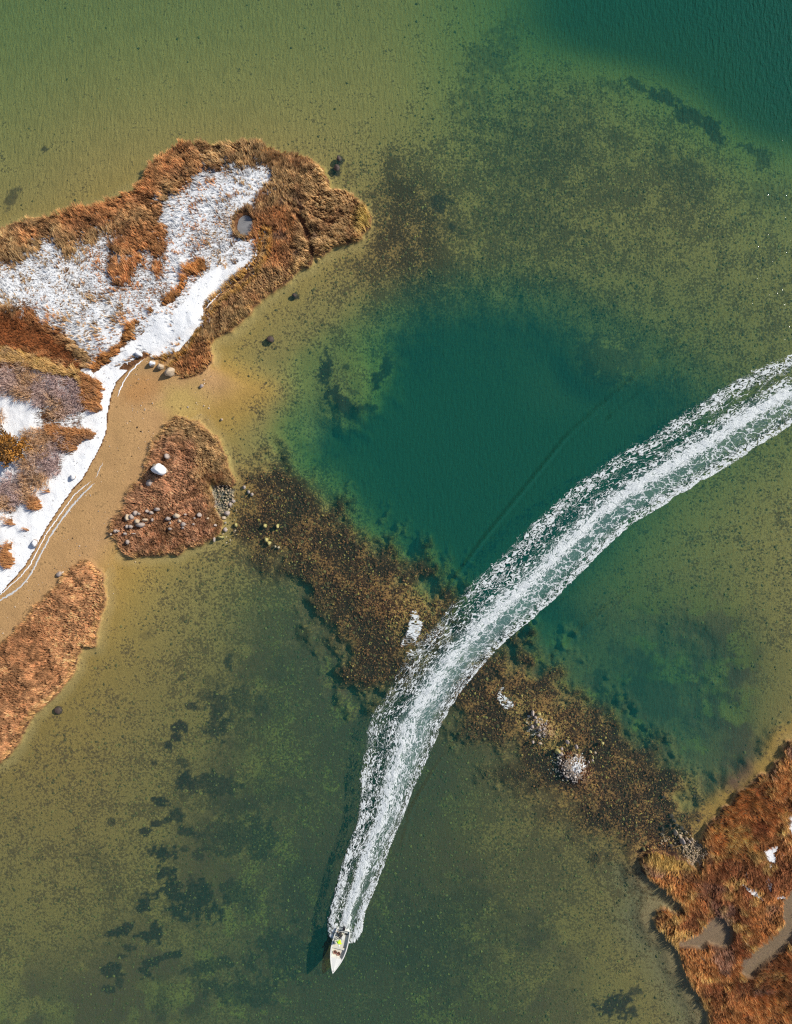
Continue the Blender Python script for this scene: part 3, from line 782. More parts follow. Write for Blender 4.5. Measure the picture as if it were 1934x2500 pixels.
# dune grasses: golden band and orange spurs among the snow
x, y = jitter_points(-60, wx(300), wy(1420), wy(835), .22)
g = np.maximum(sample(gold, x, y), sample(orange1, x, y))
spots = (fbm(x, y, .5, 3, 71) > .60) & (sample(sD, x, y) > 22) & (sample(sc1, x, y) < 4)
ok = (((g > 0) & (fbm(x, y, .8, 3, 72) > .36)) | (spots & (y < wy(1150)))) & (y < wy(905) + 5) & (sample(sD, x, y) > 6) & (sample(darkturf, x, y) < .3)
x, y = x[ok], y[ok]; n = len(x)
isor = (sample(orange1, x, y) > -4) | (x > wx(215)) | (y < wy(1150))
c = np.where(isor[:, None], col(.70, .36, .15), col(.84, .56, .23)) * rng.uniform(.6, 1.15, (n, 1))
pur = sstep(.5, .7, fbm(x, y, .4, 3, 75))[:, None]
c = c + (col(.33, .22, .17) - c) * pur * .5
R = np.stack([rng.normal(0, .1, n), rng.normal(.2, .15, n), rng.normal(2.6, .5, n)], 1)
hs = rng.uniform(.7, 1.15, n)
scatter('dune_grass', np.stack([x, y, sample(height, x, y) - .03], 1), R, np.stack([hs, hs, hs], 1), c, rng.integers(0, 5, n), TUFTS,
        'golden and orange grass in tussocks along the snowy dune at the left edge', 'dune grass')

# bare scrub: domes of fine twigs
def twig_bush(nt_, seed):
    r = random.Random(seed); V_ = []; F_ = []
    for b in range(nt_):
        az = r.uniform(0, 6.283); el = math.acos(r.uniform(.08, 1)); L = r.uniform(.6, 1.0)
        p = Vector((r.uniform(-.15, .15), r.uniform(-.15, .15), 0))
        d = Vector((math.cos(az) * math.sin(el), math.sin(az) * math.sin(el), math.cos(el)))
        segs = [p, p + d * L * .55, None]
        for f in range(3):
            d2 = (d + Vector((r.gauss(0, .35), r.gauss(0, .35), r.gauss(0, .25)))).normalized()
            e = segs[1] + d2 * L * .5
            for a, b2, w in (((segs[0], segs[1], .022),) if f == 0 else ()) + ((segs[1], e, .014),):
                sd = (b2 - a).cross(Vector((r.gauss(0, 1), r.gauss(0, 1), r.gauss(0, 1)))).normalized() * w
                i0 = len(V_); V_ += [tuple(a - sd), tuple(a + sd), tuple(b2 + sd * .5), tuple(b2 - sd * .5)]
                F_.append((i0, i0 + 1, i0 + 2, i0 + 3))
    return V_, F_
TWIGS = protos('twig_bush', [twig_bush(34, 100 + s) for s in range(4)], MAT_TWIG)
x, y = jitter_points(-60, wx(300), wy(1500), wy(880), .62)
ok = (sample(sc1, x, y) > 6) & (sample(sD, x, y) > 14) & (fbm(x, y, .45, 3, 81) > .37) & (y < wy(895))
dc = np.hypot(x - wx(38), y - wy(1097)); ok &= dc > 1.6
x, y = x[ok], y[ok]; n = len(x)
t = fbm(x, y, .3, 3, 83)
c = col(.74, .53, .41) + (col(.60, .44, .41) - col(.74, .53, .41)) * sstep(.45, .65, t)[:, None]
c = c + (col(.70, .44, .25) - c) * sstep(.52, .40, t)[:, None]
c *= rng.uniform(.7, 1.25, (n, 1))
hs = rng.uniform(.75, 1.25, n) * 1.0
scatter('bare_scrub', np.stack([x, y, sample(height, x, y) - .05], 1), np.stack([rng.normal(0, .1, n), rng.normal(0, .1, n), rng.uniform(0, 6.28, n)], 1),
        np.stack([hs, hs, hs * 1.45], 1), c, rng.integers(0, 4, n), TWIGS, 'leafless purple brown thicket over the snow at the left edge', 'scrub')
print('scrub', n)

# seaweed clumps lying on the bottom
def weed_clump(seed):
    r = random.Random(seed); V_ = []; F_ = []
    for b in range(9):
        az = r.uniform(0, 6.283); L = r.uniform(.5, 1); w = r.uniform(.18, .34)
        d = (math.cos(az), math.sin(az)); s = (-d[1] * w, d[0] * w); i0 = len(V_)
        for t, z in ((0, .25), (.5, .22 + r.uniform(-.1, .12)), (1, .04)):
            k = (1, 1.2, .35)[int(t * 2)]
            V_ += [(d[0] * L * t - s[0] * k, d[1] * L * t - s[1] * k, z), (d[0] * L * t + s[0] * k, d[1] * L * t + s[1] * k, z)]
        F_ += [(i0, i0 + 1, i0 + 3, i0 + 2), (i0 + 2, i0 + 3, i0 + 5, i0 + 4)]
    return V_, F_
WEEDS = protos('seaweed_clump', [weed_clump(200 + s) for s in range(5)], MAT_WEED)
x, y = jitter_points(-58, 58, -74, 74, .34)
w_ = sample(weed, x, y); h_ = sample(height, x, y); rf = sample(reef, x, y)
pr = np.clip((w_ - .12) * .75, 0, 1) * (.35 + 1.3 * fbm(x, y, .35, 3, 91)) + rf * .35
pr = np.where(w_ < .25, pr + .012, pr)
ok = (h_ < -.04) & (h_ > -3.2) & (rng.random(len(x)) < pr) & (sample(land_any, x, y) < -8)
x, y, rf, h_ = x[ok], y[ok], rf[ok], h_[ok]; n = len(x)
c = col(.10, .085, .04) + (col(.26, .22, .075) - col(.10, .085, .04)) * (rng.random(n) ** 3)[:, None]
c = c + (col(.09, .042, .022) - c) * (rf * (rng.random(n) < .75))[:, None]
yel = (rng.random(n) < .09 * rf); c[yel] = col(.42, .33, .085)
sc_ = np.clip(rng.lognormal(-2.15, .45, n), .04, .27) * (1 + .15 * rf)
sc_[yel] *= .7
scatter('seaweed', np.stack([x, y, h_], 1), np.stack([rng.normal(0, .1, n), rng.normal(0, .1, n), rng.uniform(0, 6.28, n)], 1),
        np.stack([sc_, sc_, sc_], 1), c, rng.integers(0, 5, n), WEEDS, 'clumps of dark and yellow seaweed scattered over the sea floor', 'seaweed')
print('seaweed', n)

# ------------------------------------------------------------------ stones
def rock_mesh(name, seed, sub=2, rough=.22, flat=1.0, boxy=0.0):
    r = random.Random(seed)
    bm = bmesh.new(); bmesh.ops.create_icosphere(bm, subdivisions=sub, radius=1)
    planes = [(Vector((r.gauss(0, 1), r.gauss(0, 1), r.gauss(0, .8))).normalized(), r.uniform(.62, .92)) for _ in range(9)]
    off = Vector((r.uniform(0, 50), r.uniform(0, 50), r.uniform(0, 50)))
    from mathutils import noise as mn
    for v in bm.verts:
        d = v.co.normalized(); rad = 1 + rough * mn.noise(d * 1.6 + off) + rough * .4 * mn.noise(d * 4 + off)
        p = d * rad
        for nrm, lim in planes:
            k = p.dot(nrm) - lim
            if k > 0: p -= nrm * k * (.75 + .2 * boxy)
        v.co = p
    me = bpy.data.meshes.new(name); bm.to_mesh(me); bm.free()
    for p in me.polygons: p.use_smooth = sub > 2
    return me
def proto_rocks(name, n, seed, sub, mat):
    col_ = bpy.data.collections.new(name)
    for i in range(n):
        me = rock_mesh(name, seed + i, sub); me.materials.append(mat)
        ob = bpy.data.objects.new(name, me); col_.objects.link(ob)
    return col_
COBBLES = proto_rocks('cobble_form', 6, 300, 1, MAT_COBBLE)
x, y = jitter_points(wx(540), wx(1730), wy(2160), wy(1130), .235)
rf = sample(reef, x, y); mo = sample(mound, x, y); ry = sample(reef_yel, x, y); h_ = sample(height, x, y)
pk = np.clip(rf ** 2.5 * .36 + mo * 1.2 + ry * .5, 0, 1)
ok = (rng.random(len(x)) < pk * (.35 + fbm(x, y, .5, 3, 95))) & (sample(land_any, x, y) < 0) & (rf > .25)
x, y, mo, ry, h_, rf = x[ok], y[ok], mo[ok], ry[ok], h_[ok], rf[ok]
dom = ell(1385, 1885, 52, 30, 50)
gm = sample(np.clip(ell(1378, 1880, 52, 36, 45) + ell(1300, 1770, 24, 34, 0) * 0, 0, 1), x, y)
g2 = sample(np.clip(ell(1312, 1775, 28, 42, -15) * 1.5, 0, 1), x, y)
n = len(x)
c = col(.185, .085, .038) * rng.uniform(.35, 1.6, (n, 1))
c = c + (col(.42, .30, .10) * rng.uniform(.6, 1.2, (n, 1)) - c) * (rng.random(n) < .08 + .5 * ry)[:, None]
gsel = rng.random(n) < np.clip(gm * 3 + g2 * 2, 0, 1) * .9
c[gsel] = (col(.42, .37, .33) * rng.uniform(.55, 1.35, (n, 1)))[gsel]
sn_ = rng.random(n) < sample(snow, x, y) * 1.0
c[sn_] = col(.78, .78, .76) * rng.uniform(.6, 1.1, (sn_.sum(), 1))
sc_ = rng.lognormal(-2.4, .38, n)
sc_ = np.clip(sc_, .055, .22)
lum = 2.0
scatter('cobbles', np.stack([x, y, h_ + sc_ * .2], 1), rng.uniform(0, 6.28, (n, 3)), np.stack([sc_ * 1.2, sc_, sc_ * .8], 1), c, rng.integers(0, 6, n), COBBLES,
        'brown, ochre and grey cobbles heaped along the stony bar across the channel', 'cobbles')
print('cobbles', n)
# shingle in the notch of the islet and among the rocks of the lower right shore
xs_ = []; 
for (cx, cy, rx, ry_, num) in ((545, 1215, 26, 38, 230), (1695, 2082, 28, 30, 330), (1650, 2050, 40, 26, 70), (560, 1270, 24, 60, 50)):
    a = rng.uniform(0, 6.283, num); rr = np.sqrt(rng.random(num))
    xs_.append(np.stack([wx(cx + rx * rr * np.cos(a)), wy(cy + ry_ * rr * np.sin(a))], 1))
P = np.concatenate(xs_); x, y = P[:, 0], P[:, 1]
ok = (sample(sI, x, y) < 4) & (sample(sS, x, y) < 6); x, y = x[ok], y[ok]; n = len(x)
sc_ = rng.uniform(.05, .16, n)
scatter('shingle', np.stack([x, y, np.maximum(sample(height, x, y), -.1) + .02], 1), rng.uniform(0, 6.28, (n, 3)), np.stack([sc_ * 1.2, sc_, sc_ * .8], 1),
        col(.44, .33, .22) * rng.uniform(.4, 1.4, (n, 1)), rng.integers(0, 6, n), COBBLES, 'small pale shingle filling the shore notches beside the grass', 'shingle')

x, y = jitter_points(-60, wx(520), wy(1650), wy(880), .6)
hh_ = sample(height, x, y); wr = fbm(x, y, .5, 3, 97)
ok = (hh_ > -.12) & (hh_ < .62) & (sample(land_any, x, y) < -4) & (sample(sD, x, y) < -3) & (rng.random(len(x)) < .10 + .9 * sstep(.58, .7, wr))
x, y = x[ok], y[ok]; n = len(x); sc_ = np.clip(rng.lognormal(-3.0, .45, n), .025, .14)
c = np.where((rng.random(n) < .55)[:, None], col(.62, .52, .42), col(.09, .06, .04)) * rng.uniform(.6, 1.2, (n, 1))
scatter('beach_pebbles', np.stack([x, y, sample(height, x, y) + sc_ * .2], 1), rng.uniform(0, 6.28, (n, 3)), np.stack([sc_ * 1.3, sc_, sc_ * .7], 1), c, rng.integers(0, 6, n), COBBLES,
        'pale and dark pebbles strewn over the sand beach', 'pebbles')
x, y = jitter_points(-60, wx(420), wy(1480), wy(860), .55)
sd_ = sample(sD, x, y)
ok = (sample(snow, x, y) > .8) & (sd_ > 4) & (sample(height, x, y) > .3) & (fbm(x, y, .9, 3, 98) > .50) & (rng.random(len(x)) < .6)
x, y = x[ok], y[ok]; n = len(x); hs = rng.uniform(.08, .26, n)
scatter('snow_stubble', np.stack([x, y, sample(height, x, y) - .02], 1), np.stack([rng.normal(0, .5, n), rng.normal(0, .5, n), rng.uniform(0, 6.28, n)], 1), np.stack([hs, hs, hs], 1),
        col(.22, .15, .11) * rng.uniform(.5, 1.4, (n, 1)), rng.integers(0, 5, n), TUFTS, 'dark stems poking through the snow along the beach edge', 'dead stems')

MAT_ROCK_G = plain('grey_granite', (.40, .33, .29), .85, nscale=3, namp=.35, bump=.05)
MAT_ROCK_T = plain('tan_granite', (.52, .41, .29), .85, nscale=3, namp=.3, bump=.05)
MAT_ROCK_D = plain('dark_wet_stone', (.075, .05, .04), .6, nscale=4, namp=.5, bump=.05)
MAT_ROCK_Y = plain('algae_stone', (.42, .36, .14), .8, nscale=4, namp=.35, bump=.04)
MAT_SNOW = plain('snow_cap', (.87, .88, .90), .7, nscale=5, namp=.05, bump=.03)
MATS = dict(g=MAT_ROCK_G, t=MAT_ROCK_T, d=MAT_ROCK_D, y=MAT_ROCK_Y, s=MAT_SNOW)
ROCKF = {}
for key in 'gtdys':
    ROCKF[key] = []
    for i in range(4):
        me = rock_mesh('boulder', 400 + i + ord(key), 3, .25); me.materials.append(MATS[key]); ROCKF[key].append(me)
def boulder(px, py, rx, ry_, key, label, group, ang=0, hk=.75, seed=None, cap=False, name='boulder', zoff=None, flat=False):
    X, Y = wx(px), wy(py)
    r = (rx + ry_) / 2 * PX
    z = float(sample(height, np.array([X]), np.array([Y]))[0])
    ht = r * hk * 1.25
    top = max(z + ht, .0) + 0
    X *= (H - top * .7) / H; Y *= (H - top * .7) / H
    me = ROCKF[key][random.randrange(4)]
    o = bpy.data.objects.new(name, me); C.objects.link(o)
    o.scale = (rx * PX * 1.12, ry_ * PX * 1.12, ht * 1.1)
    zz = (max(z, -.35) + ht * .45) if zoff is None else zoff
    o.location = (X, Y, zz); o.rotation_euler = (random.uniform(-.15, .15), random.uniform(-.15, .15), math.radians(-ang) + random.choice([0, math.pi]))
    tag(o, label, 'boulder', group)
    if cap:
        cme = me.copy(); cme.materials.clear(); cme.materials.append(MAT_SNOW)
        bm = bmesh.new(); bm.from_mesh(cme)
        bmesh.ops.delete(bm, geom=[v for v in bm.verts if v.co.z < .18 + .25 * math.sin(v.co.x * 3 + seed)], context='VERTS')
        for v in bm.verts: v.co = v.co * 1.04 + Vector((0, 0, .03))
        bm.to_mesh(cme); bm.free()
        cp = bpy.data.objects.new('snow_cap', cme); C.objects.link(cp); cp.parent = o
    return o

B = []
def bz(x, y, rx, ry_, o): return (o[0] + x / o[2], o[1] + y / o[2], rx / o[2], ry_ / o[2])
z2 = (0, 800, 2.414); z4 = (250, 820, 6.76); z8 = (300, 1000, 5.28); z5 = (250, 1200, 4.568); zr = (1250, 1700, 6.76); z7 = (1540, 1920, 8.45)
g1 = 'boulders on the sand below the snow'
boulder(*bz(830, 455, 52, 48, z4), 't', 'snow-capped boulder nearest the snow edge, first of three in a row on sand', g1, seed=1, hk=1.1, cap=True)
boulder(*bz(955, 505, 50, 42, z4), 't', 'small tan boulder, middle of the three in a row on the sand', g1, hk=1.15, ang=30)
boulder(*bz(1115, 600, 85, 58, z4), 't', 'large tan wedge boulder touching the grass, biggest of three in a row', g1, hk=1.1, ang=-35)
boulder(*bz(1635, 830, 45, 26, z4), 'g', 'pale elongated stone lying alone in the shallows below the grass spit', g1, ang=-40)
boulder(*bz(350, 1452, 15, 17, z2), 'g', 'single pale stone beside the top end of the long orange islet', g1, ang=50)
g2_ = 'boulders half buried in snow'
boulder(*bz(600, 310, 70, 34, z4), 'g', 'flat snow-covered slab at the narrow neck where snow meets the sand', g2_, seed=2, hk=.8, cap=True, ang=15)
boulder(*bz(208, 1268, 15, 20, z2), 'g', 'white snow-covered boulder at the lower edge of the snow bank', g2_, seed=3, hk=1, cap=True)
boulder(*bz(432, 880, 16, 15, z2), 'g', 'round snow-covered boulder half way along the snow bank beside the scrub', g2_, seed=4, hk=.9, cap=True)
boulder(*bz(62, 1268, 12, 11, z2), 'g', 'small snow-covered boulder among orange tufts near the left edge', g2_, seed=5, hk=.9, cap=True)
g3 = 'large boulders in the upper grass of the islet'
boulder(*bz(575, 605, 34, 40, z8), 'g', 'oval grey boulder just above the big white one on the islet', g3, ang=-40, hk=1.2)
boulder(*bz(478, 770, 100, 66, z8), 't', 'biggest boulder of the islet, capped with bright white snow and casting a long shadow', g3, seed=6, ang=20, hk=1.5, cap=True)
boulder(*bz(345, 940, 46, 46, z8), 'g', 'dark grey boulder in the shadow of the big white one', g3, ang=40, hk=1.0)
g4 = 'stones scattered in the lower grass of the islet'
desc = ['upright oval pinkish stone at the left end of the upper left cluster', 'grey round stone right beside the pinkish oval one', 'grey stone at the top of the upper left cluster', 'tan stone directly above the broad flat one in the left cluster',
 'broad flat grey-topped stone, biggest of the left cluster', 'small round stone left of the broad flat one', 'small upright stone at the lower left of the cluster', 'grey pair stone at the far left edge of the islet, larger one',
 'tiny stone beside the pair at the far left edge', 'flat pale stone alone left of centre under the cluster', 'thin pale sliver of stone lying flat in the grass', 'grey stone nearest the bottom left bank of the islet',
 'left of the two touching pale stones at the upper middle', 'right of the two touching pale stones at the upper middle', 'pale slanted stone uppermost in the middle of the stones', 'low pinkish stone right of the left cluster',
 'small round white stone alone between left and right clusters', 'pale flat stone left of the biggest round boulder of the right cluster', 'big round tan boulder with a dark shadow, centre of the right cluster', 'pinkish stone below right of the big round tan boulder',
 'squarish grey stone at the lower right of the right cluster', 'flat pale stone touching the squarish one from below', 'small flat stone at the bottom of the right cluster', 'narrow upright stone under the pale flat one',
 'lone purple-grey stone on the right side of the islet', 'small pale stone up right of the big round tan boulder', 'tiny stone between the tan boulder and the lone purple-grey one', 'small tan stone right of the lone purple-grey one',
 'tiny pale stone right of the squarish grey one', 'pale stone in the grass near the right bank of the islet', 'small faded stone between the two upper clusters', 'tiny stone at the extreme left bank of the islet']
rows = [(285,290,25,35),(330,285,27,30),(373,240,25,28),(395,330,30,25),(425,372,48,25),(325,392,22,20),(285,390,15,20),(155,440,22,18),(190,440,12,10),(260,472,22,15),(365,468,25,7),(290,562,20,25),
 (510,220,18,18),(552,235,25,18),(612,198,35,20),(482,318,32,15),(565,315,14,17),(742,303,30,20),(835,272,42,28),(870,327,22,18),(912,365,28,25),(905,405,22,12),(765,415,22,15),(768,350,10,14),(1090,262,28,25),
 (935,255,14,12),(1040,298,12,10),(1185,300,14,12),(1028,362,14,12),(1270,375,14,14),(418,248,16,14),(112,475,9,12)]
for i, (r_, d_) in enumerate(zip(rows, desc)):
    o = boulder(*bz(*r_, z5), 't' if i in (0, 3, 15, 18, 19, 27) else 'g', d_, g4, hk=1.0)
    o.location.z = 0.36 + .40; o.scale.z = max(o.scale.z, .40)
g5 = 'pale stones in a line off the east side of the islet'
desc5 = ['uppermost pale stone of the arc leading away from the islet', 'middle pale stone of the upper three off the islet', 'outermost pale stone of the upper three off the islet', 'small pale stone on top of the lower arc off the islet',
 'tilted oval pale stone second in the lower arc', 'largest grey stone of the lower arc', 'tan stone under the largest of the lower arc', 'little stone squeezed below the tan one at the bank', 'grey stone at the bottom of the lower arc',
 'ochre stone standing off to the right of the lower arc', 'standing pale slab at the lower right bank of the islet', 'thin yellow slab leaning over the dark weed at the bank', 'small brown stone alone on the sand above right of the islet']
rows5 = [(1437,940,11,11),(1463,968,10,10),(1483,982,11,10),(1375,1022,11,10),(1356,1040,10,13),(1335,1093,17,13),(1318,1122,14,11),(1325,1150,8,6),(1327,1190,12,13),(1388,1163,10,12),(1262,1247,6,16),(1300,1235,20,8),(1306,540,7,7)]
for i, (r_, d_) in enumerate(zip(rows5, desc5)):
    boulder(*bz(*r_, z2), 'y' if i in (9, 11) else ('t' if i in (6, 12) else 'g'), d_, g5, hk=1.1)
g6 = 'large stones on the stony bar'
desc6 = ['tall dark-shadowed slab at the upper tip of the bar', 'ochre stone right of the tall slab on the bar', 'pale stone at the left of the grey heap, dark hollow beside it', 'pale stone in the middle of the grey heap', 'grey stone at the right of the grey heap',
 'ochre-grey stone on top of the grey heap', 'grey stone at the foot of the grey heap', 'small grey stone under the tall slab', 'flat greenish slab, left of the touching pair above the snow', 'dark rectangular slab, right of the touching pair above the snow',
 'cream stone standing alone above the pair of slabs', 'pale upright stone just above the snow patch', 'grey stone touching the top of the slab pair', 'yellow stone at the right side of the snow patch', 'white stone below the yellow one beside the snow patch',
 'grey stone left of the white one beside the snow patch', 'ochre stone on the upper right rim of the mound', 'rust stone beside the ochre one on the rim', 'long pale stone near the lower point of the mound', 'olive stone out on the weed right of the mound',
 'tan stone embedded at the upper edge of the snow patch', 'brown upright stone at the lower left of the orange sand', 'brown flat stone under the orange sand']
rows6 = [(345,280,28,48),(445,290,35,22),(335,500,27,27),(460,555,28,24),(530,540,22,20),(430,470,26,22),(440,640,26,20),(385,350,22,24),(748,900,46,36),(802,948,46,24),(910,748,32,30),(1060,828,25,34),(820,860,22,22),(1325,1000,20,25),
 (1325,1052,20,20),(1265,1080,18,22),(1290,910,26,20),(1370,925,20,18),(905,1325,42,18),(1490,770,30,25),(1060,972,28,20),(345,750,25,26),(465,770,32,18)]
kk6 = 'gygggyggyggggyggytgytgt'
for i, (r_, d_) in enumerate(zip(rows6, desc6)):
    o = boulder(*bz(*r_, zr), kk6[i], d_, g6, hk=1.25)
    o.location.z = max(o.location.z, .12)
g7 = 'rocks off the lower right marsh'
rows7 = [(930,950,26,55,'t','tall cream rock, first and highest of the pale rocks off the marsh'),(1015,1032,32,36,'t','cream rock below the tall one off the marsh'),(1082,1140,46,62,'g','largest pale rock beside the black hollow off the marsh'),
 (1160,1085,26,30,'t','cream rock right of the black hollow'),(1215,1140,22,36,'g','narrow pale rock further right of the hollow'),(1268,1100,26,34,'t','rightmost cream rock close to the marsh bank'),(280,1300,22,30,'y','small yellow rock at the tip of the golden grass'),
 (845,625,46,42,'d','round dark submerged rock highest up among the dark ones'),(962,820,40,32,'d','dark submerged rock between the round one and the pale rocks'),(1060,880,48,46,'d','forked dark submerged rock right above the cream rocks'),
 (1120,945,32,22,'d','thin dark rock joined to the forked one'),(1180,965,20,34,'d','dark narrow rock at the right end of the dark row'),(690,240,36,32,'d','dark submerged rock far up by the weed edge'),(880,705,26,26,'d','dark rock just under the round one'),
 (928,738,28,34,'d','dark rock tilted beside the lower sand gap'),(835,830,26,30,'d','dark rock in the middle of the weed tongue'),(672,890,30,42,'d','dark upright rock left of the pale rocks'),(655,1005,42,30,'d','dark rock at the lower left of the weed tongue'),
 (1402,712,44,16,'d','thin dark rock alone on the open sand near the bank'),(1332,225,18,30,'d','small dark rock alone high on the open sand'),(835,1225,40,34,'d','dark rock with pale barnacles above the golden grass')]
for r_ in rows7:
    boulder(*bz(*r_[:4], z7), r_[4], r_[5], g7, hk=1.7 if r_[4] != 'd' else .5)
g8 = 'yellow weed-covered rocks by the islet'
zz = (560, 1050, 3.841)
for r_ in [(332,898,18,18,'y','yellow weedy rock, upper left one on the dark reef by the islet'),(452,903,16,20,'y','yellow weedy rock, upper right one on the dark reef by the islet'),(345,1030,20,22,'y','yellow weedy rock, upper of the touching pair on the reef'),
 (372,1062,20,18,'y','yellow weedy rock, lower of the touching pair on the reef'),(428,1092,11,11,'t','small pale round stone left in the tiny pair on the reef'),(460,1102,13,12,'t','small pale round stone right in the tiny pair on the reef')]:
    boulder(*bz(*r_[:4], zz), r_[4], r_[5], g8, hk=1.3)
for r_ in [(577, 828, 11, 9, 'd', 'dark oval rock in the shallows under the grass spit'), (1130, 0, 0, 0, None, None)][:1]:
    pass
boulder(660, 828, 9, 8, 'd', 'dark oval weedy rock alone in the shallows below the grass spit', 'weedy rocks in the shallows', hk=.6)
boulder(719, 721, 7, 6, 'd', 'small dark weedy rock close to the bank of the grass spit', 'weedy rocks in the shallows', hk=.6)
boulder(828, 386, 7, 8, 'd', 'upper dark weedy rock off the north tip of the island', 'weedy rocks in the shallows', hk=.6)
boulder(822, 408, 8, 9, 'd', 'lower dark weedy rock off the north tip of the island', 'weedy rocks in the shallows', hk=.6)
boulder(141, 1735, 9, 9, 'd', 'ring-shaped dark weedy rock below the orange islet', 'weedy rocks in the shallows', hk=.5)

# frozen pool in the island snow
pts = []
for k in range(40):
    a = k / 40 * 6.2832
    rr = 1 + .08 * math.sin(3 * a + 1) + .05 * math.sin(5 * a)
    pts.append((wx(599 + 21 * rr * math.cos(a)), wy(551 + 26 * rr * math.sin(a))))
m, nt, N, L = new_mat('pool_ice')
pos = geo_pos(nt); nn_ = noise_n(nt, pos, 1.5, 6, .7).outputs['Fac']
p = N.new('ShaderNodeBsdfPrincipled'); p.inputs['Roughness'].default_value = .5
L.new(mixc(nt, nn_, (.13, .13, .13), (.32, .32, .33)), p.inputs['Base Color']); finish(nt, p.outputs[0])
me = bpy.data.meshes.new('frozen_pool'); me.from_pydata([(a * (H - .2) / H, b * (H - .2) / H, .17) for a, b in pts], [], [list(range(40))]); me.materials.append(m)
o = bpy.data.objects.new('frozen_pool', me); C.objects.link(o); tag(o, 'small round pool of grey ice in the island snow', kind='structure')

# ------------------------------------------------------------------ thin ridges of ice and snow left along the tide lines
def ridge_mesh(name, pts, width, hgt, mat, label, seed):
    P_ = []
    for (a, b), (c, d) in zip(pts[:-1], pts[1:]):
        n_ = max(2, int(math.hypot(c - a, d - b) / 3))
        for k in range(n_): P_.append((a + (c - a) * k / n_, b + (d - b) * k / n_))
    P_.append(pts[-1]); P_ = np.array(P_)
    X_ = wx(P_[:, 0]); Y_ = wy(P_[:, 1])
    tx = np.gradient(X_); ty = np.gradient(Y_); l = np.hypot(tx, ty); nx_, ny_ = -ty / l, tx / l
    r = np.random.default_rng(seed)
    X_ = X_ + nx_ * r.normal(0, .05, len(X_)); Y_ = Y_ + ny_ * r.normal(0, .05, len(X_))
    w = width * (.35 + 1.1 * fbm(X_, Y_, .9, 3, seed)); w *= np.clip(np.minimum(np.arange(len(w)), np.arange(len(w))[::-1]) / 4, .1, 1)
    z = sample(height, X_, Y_)
    rows_ = []
    for s_, hh in ((-1, -.04), (-.5, .7), (0, 1), (.5, .7), (1, -.04)):
        rows_.append(np.stack([X_ + nx_ * w * s_ * .5, Y_ + ny_ * w * s_ * .5, z + (hgt * hh if hh > 0 else hh)], 1))
    V_ = np.concatenate(rows_); n_ = len(X_)
    F_ = [(k * n_ + i, k * n_ + i + 1, (k + 1) * n_ + i + 1, (k + 1) * n_ + i) for k in range(4) for i in range(n_ - 1)]
    o = np_mesh(name, V_, F_, mat); tag(o, label, kind='structure')
MAT_ICE = plain('tide_line_ice', (.62, .62, .62), .7, nscale=3, namp=.3, bump=.04)
ridge_mesh('snow_ridge', Z([(860,192),(820,222),(780,262),(740,320),(715,375),(703,412)], 0, 800, 2.414), .22, .05, MAT_SNOW, 'thin white ice line curving down the sand from the slab', 3)
ridge_mesh('snow_ridge', Z([(617,795),(600,830),(585,865),(570,893)], 0, 800, 2.414), .16, .04, MAT_ICE, 'short broken ice line on the sand above the scrub end', 4)
ridge_mesh('snow_ridge', Z([(548,905),(505,940),(450,985),(400,1055),(340,1140),(285,1215),(245,1290),(225,1330),(190,1400),(130,1470),(60,1530),(0,1585)], 0, 800, 2.414), .22, .06, MAT_SNOW, 'upper ice line running beside the snow bank to the left edge', 5)
ridge_mesh('snow_ridge', Z([(568,915),(535,945),(480,1000),(420,1070),(360,1150),(310,1225),(270,1300),(240,1360),(200,1440),(150,1510),(90,1560),(0,1610),(-60,1640)], 0, 800, 2.414), .32, .05, MAT_ICE, 'lower grey ice line running beside the snow bank to the left edge', 6)
ridge_mesh('snow_ridge', Z([(1066,500),(1055,560),(1020,605),(960,660),(890,725),(850,770)], 0, 300, 1.69), .25, .08, MAT_SNOW, 'thin snow rim between the island snow and the golden grass', 7)

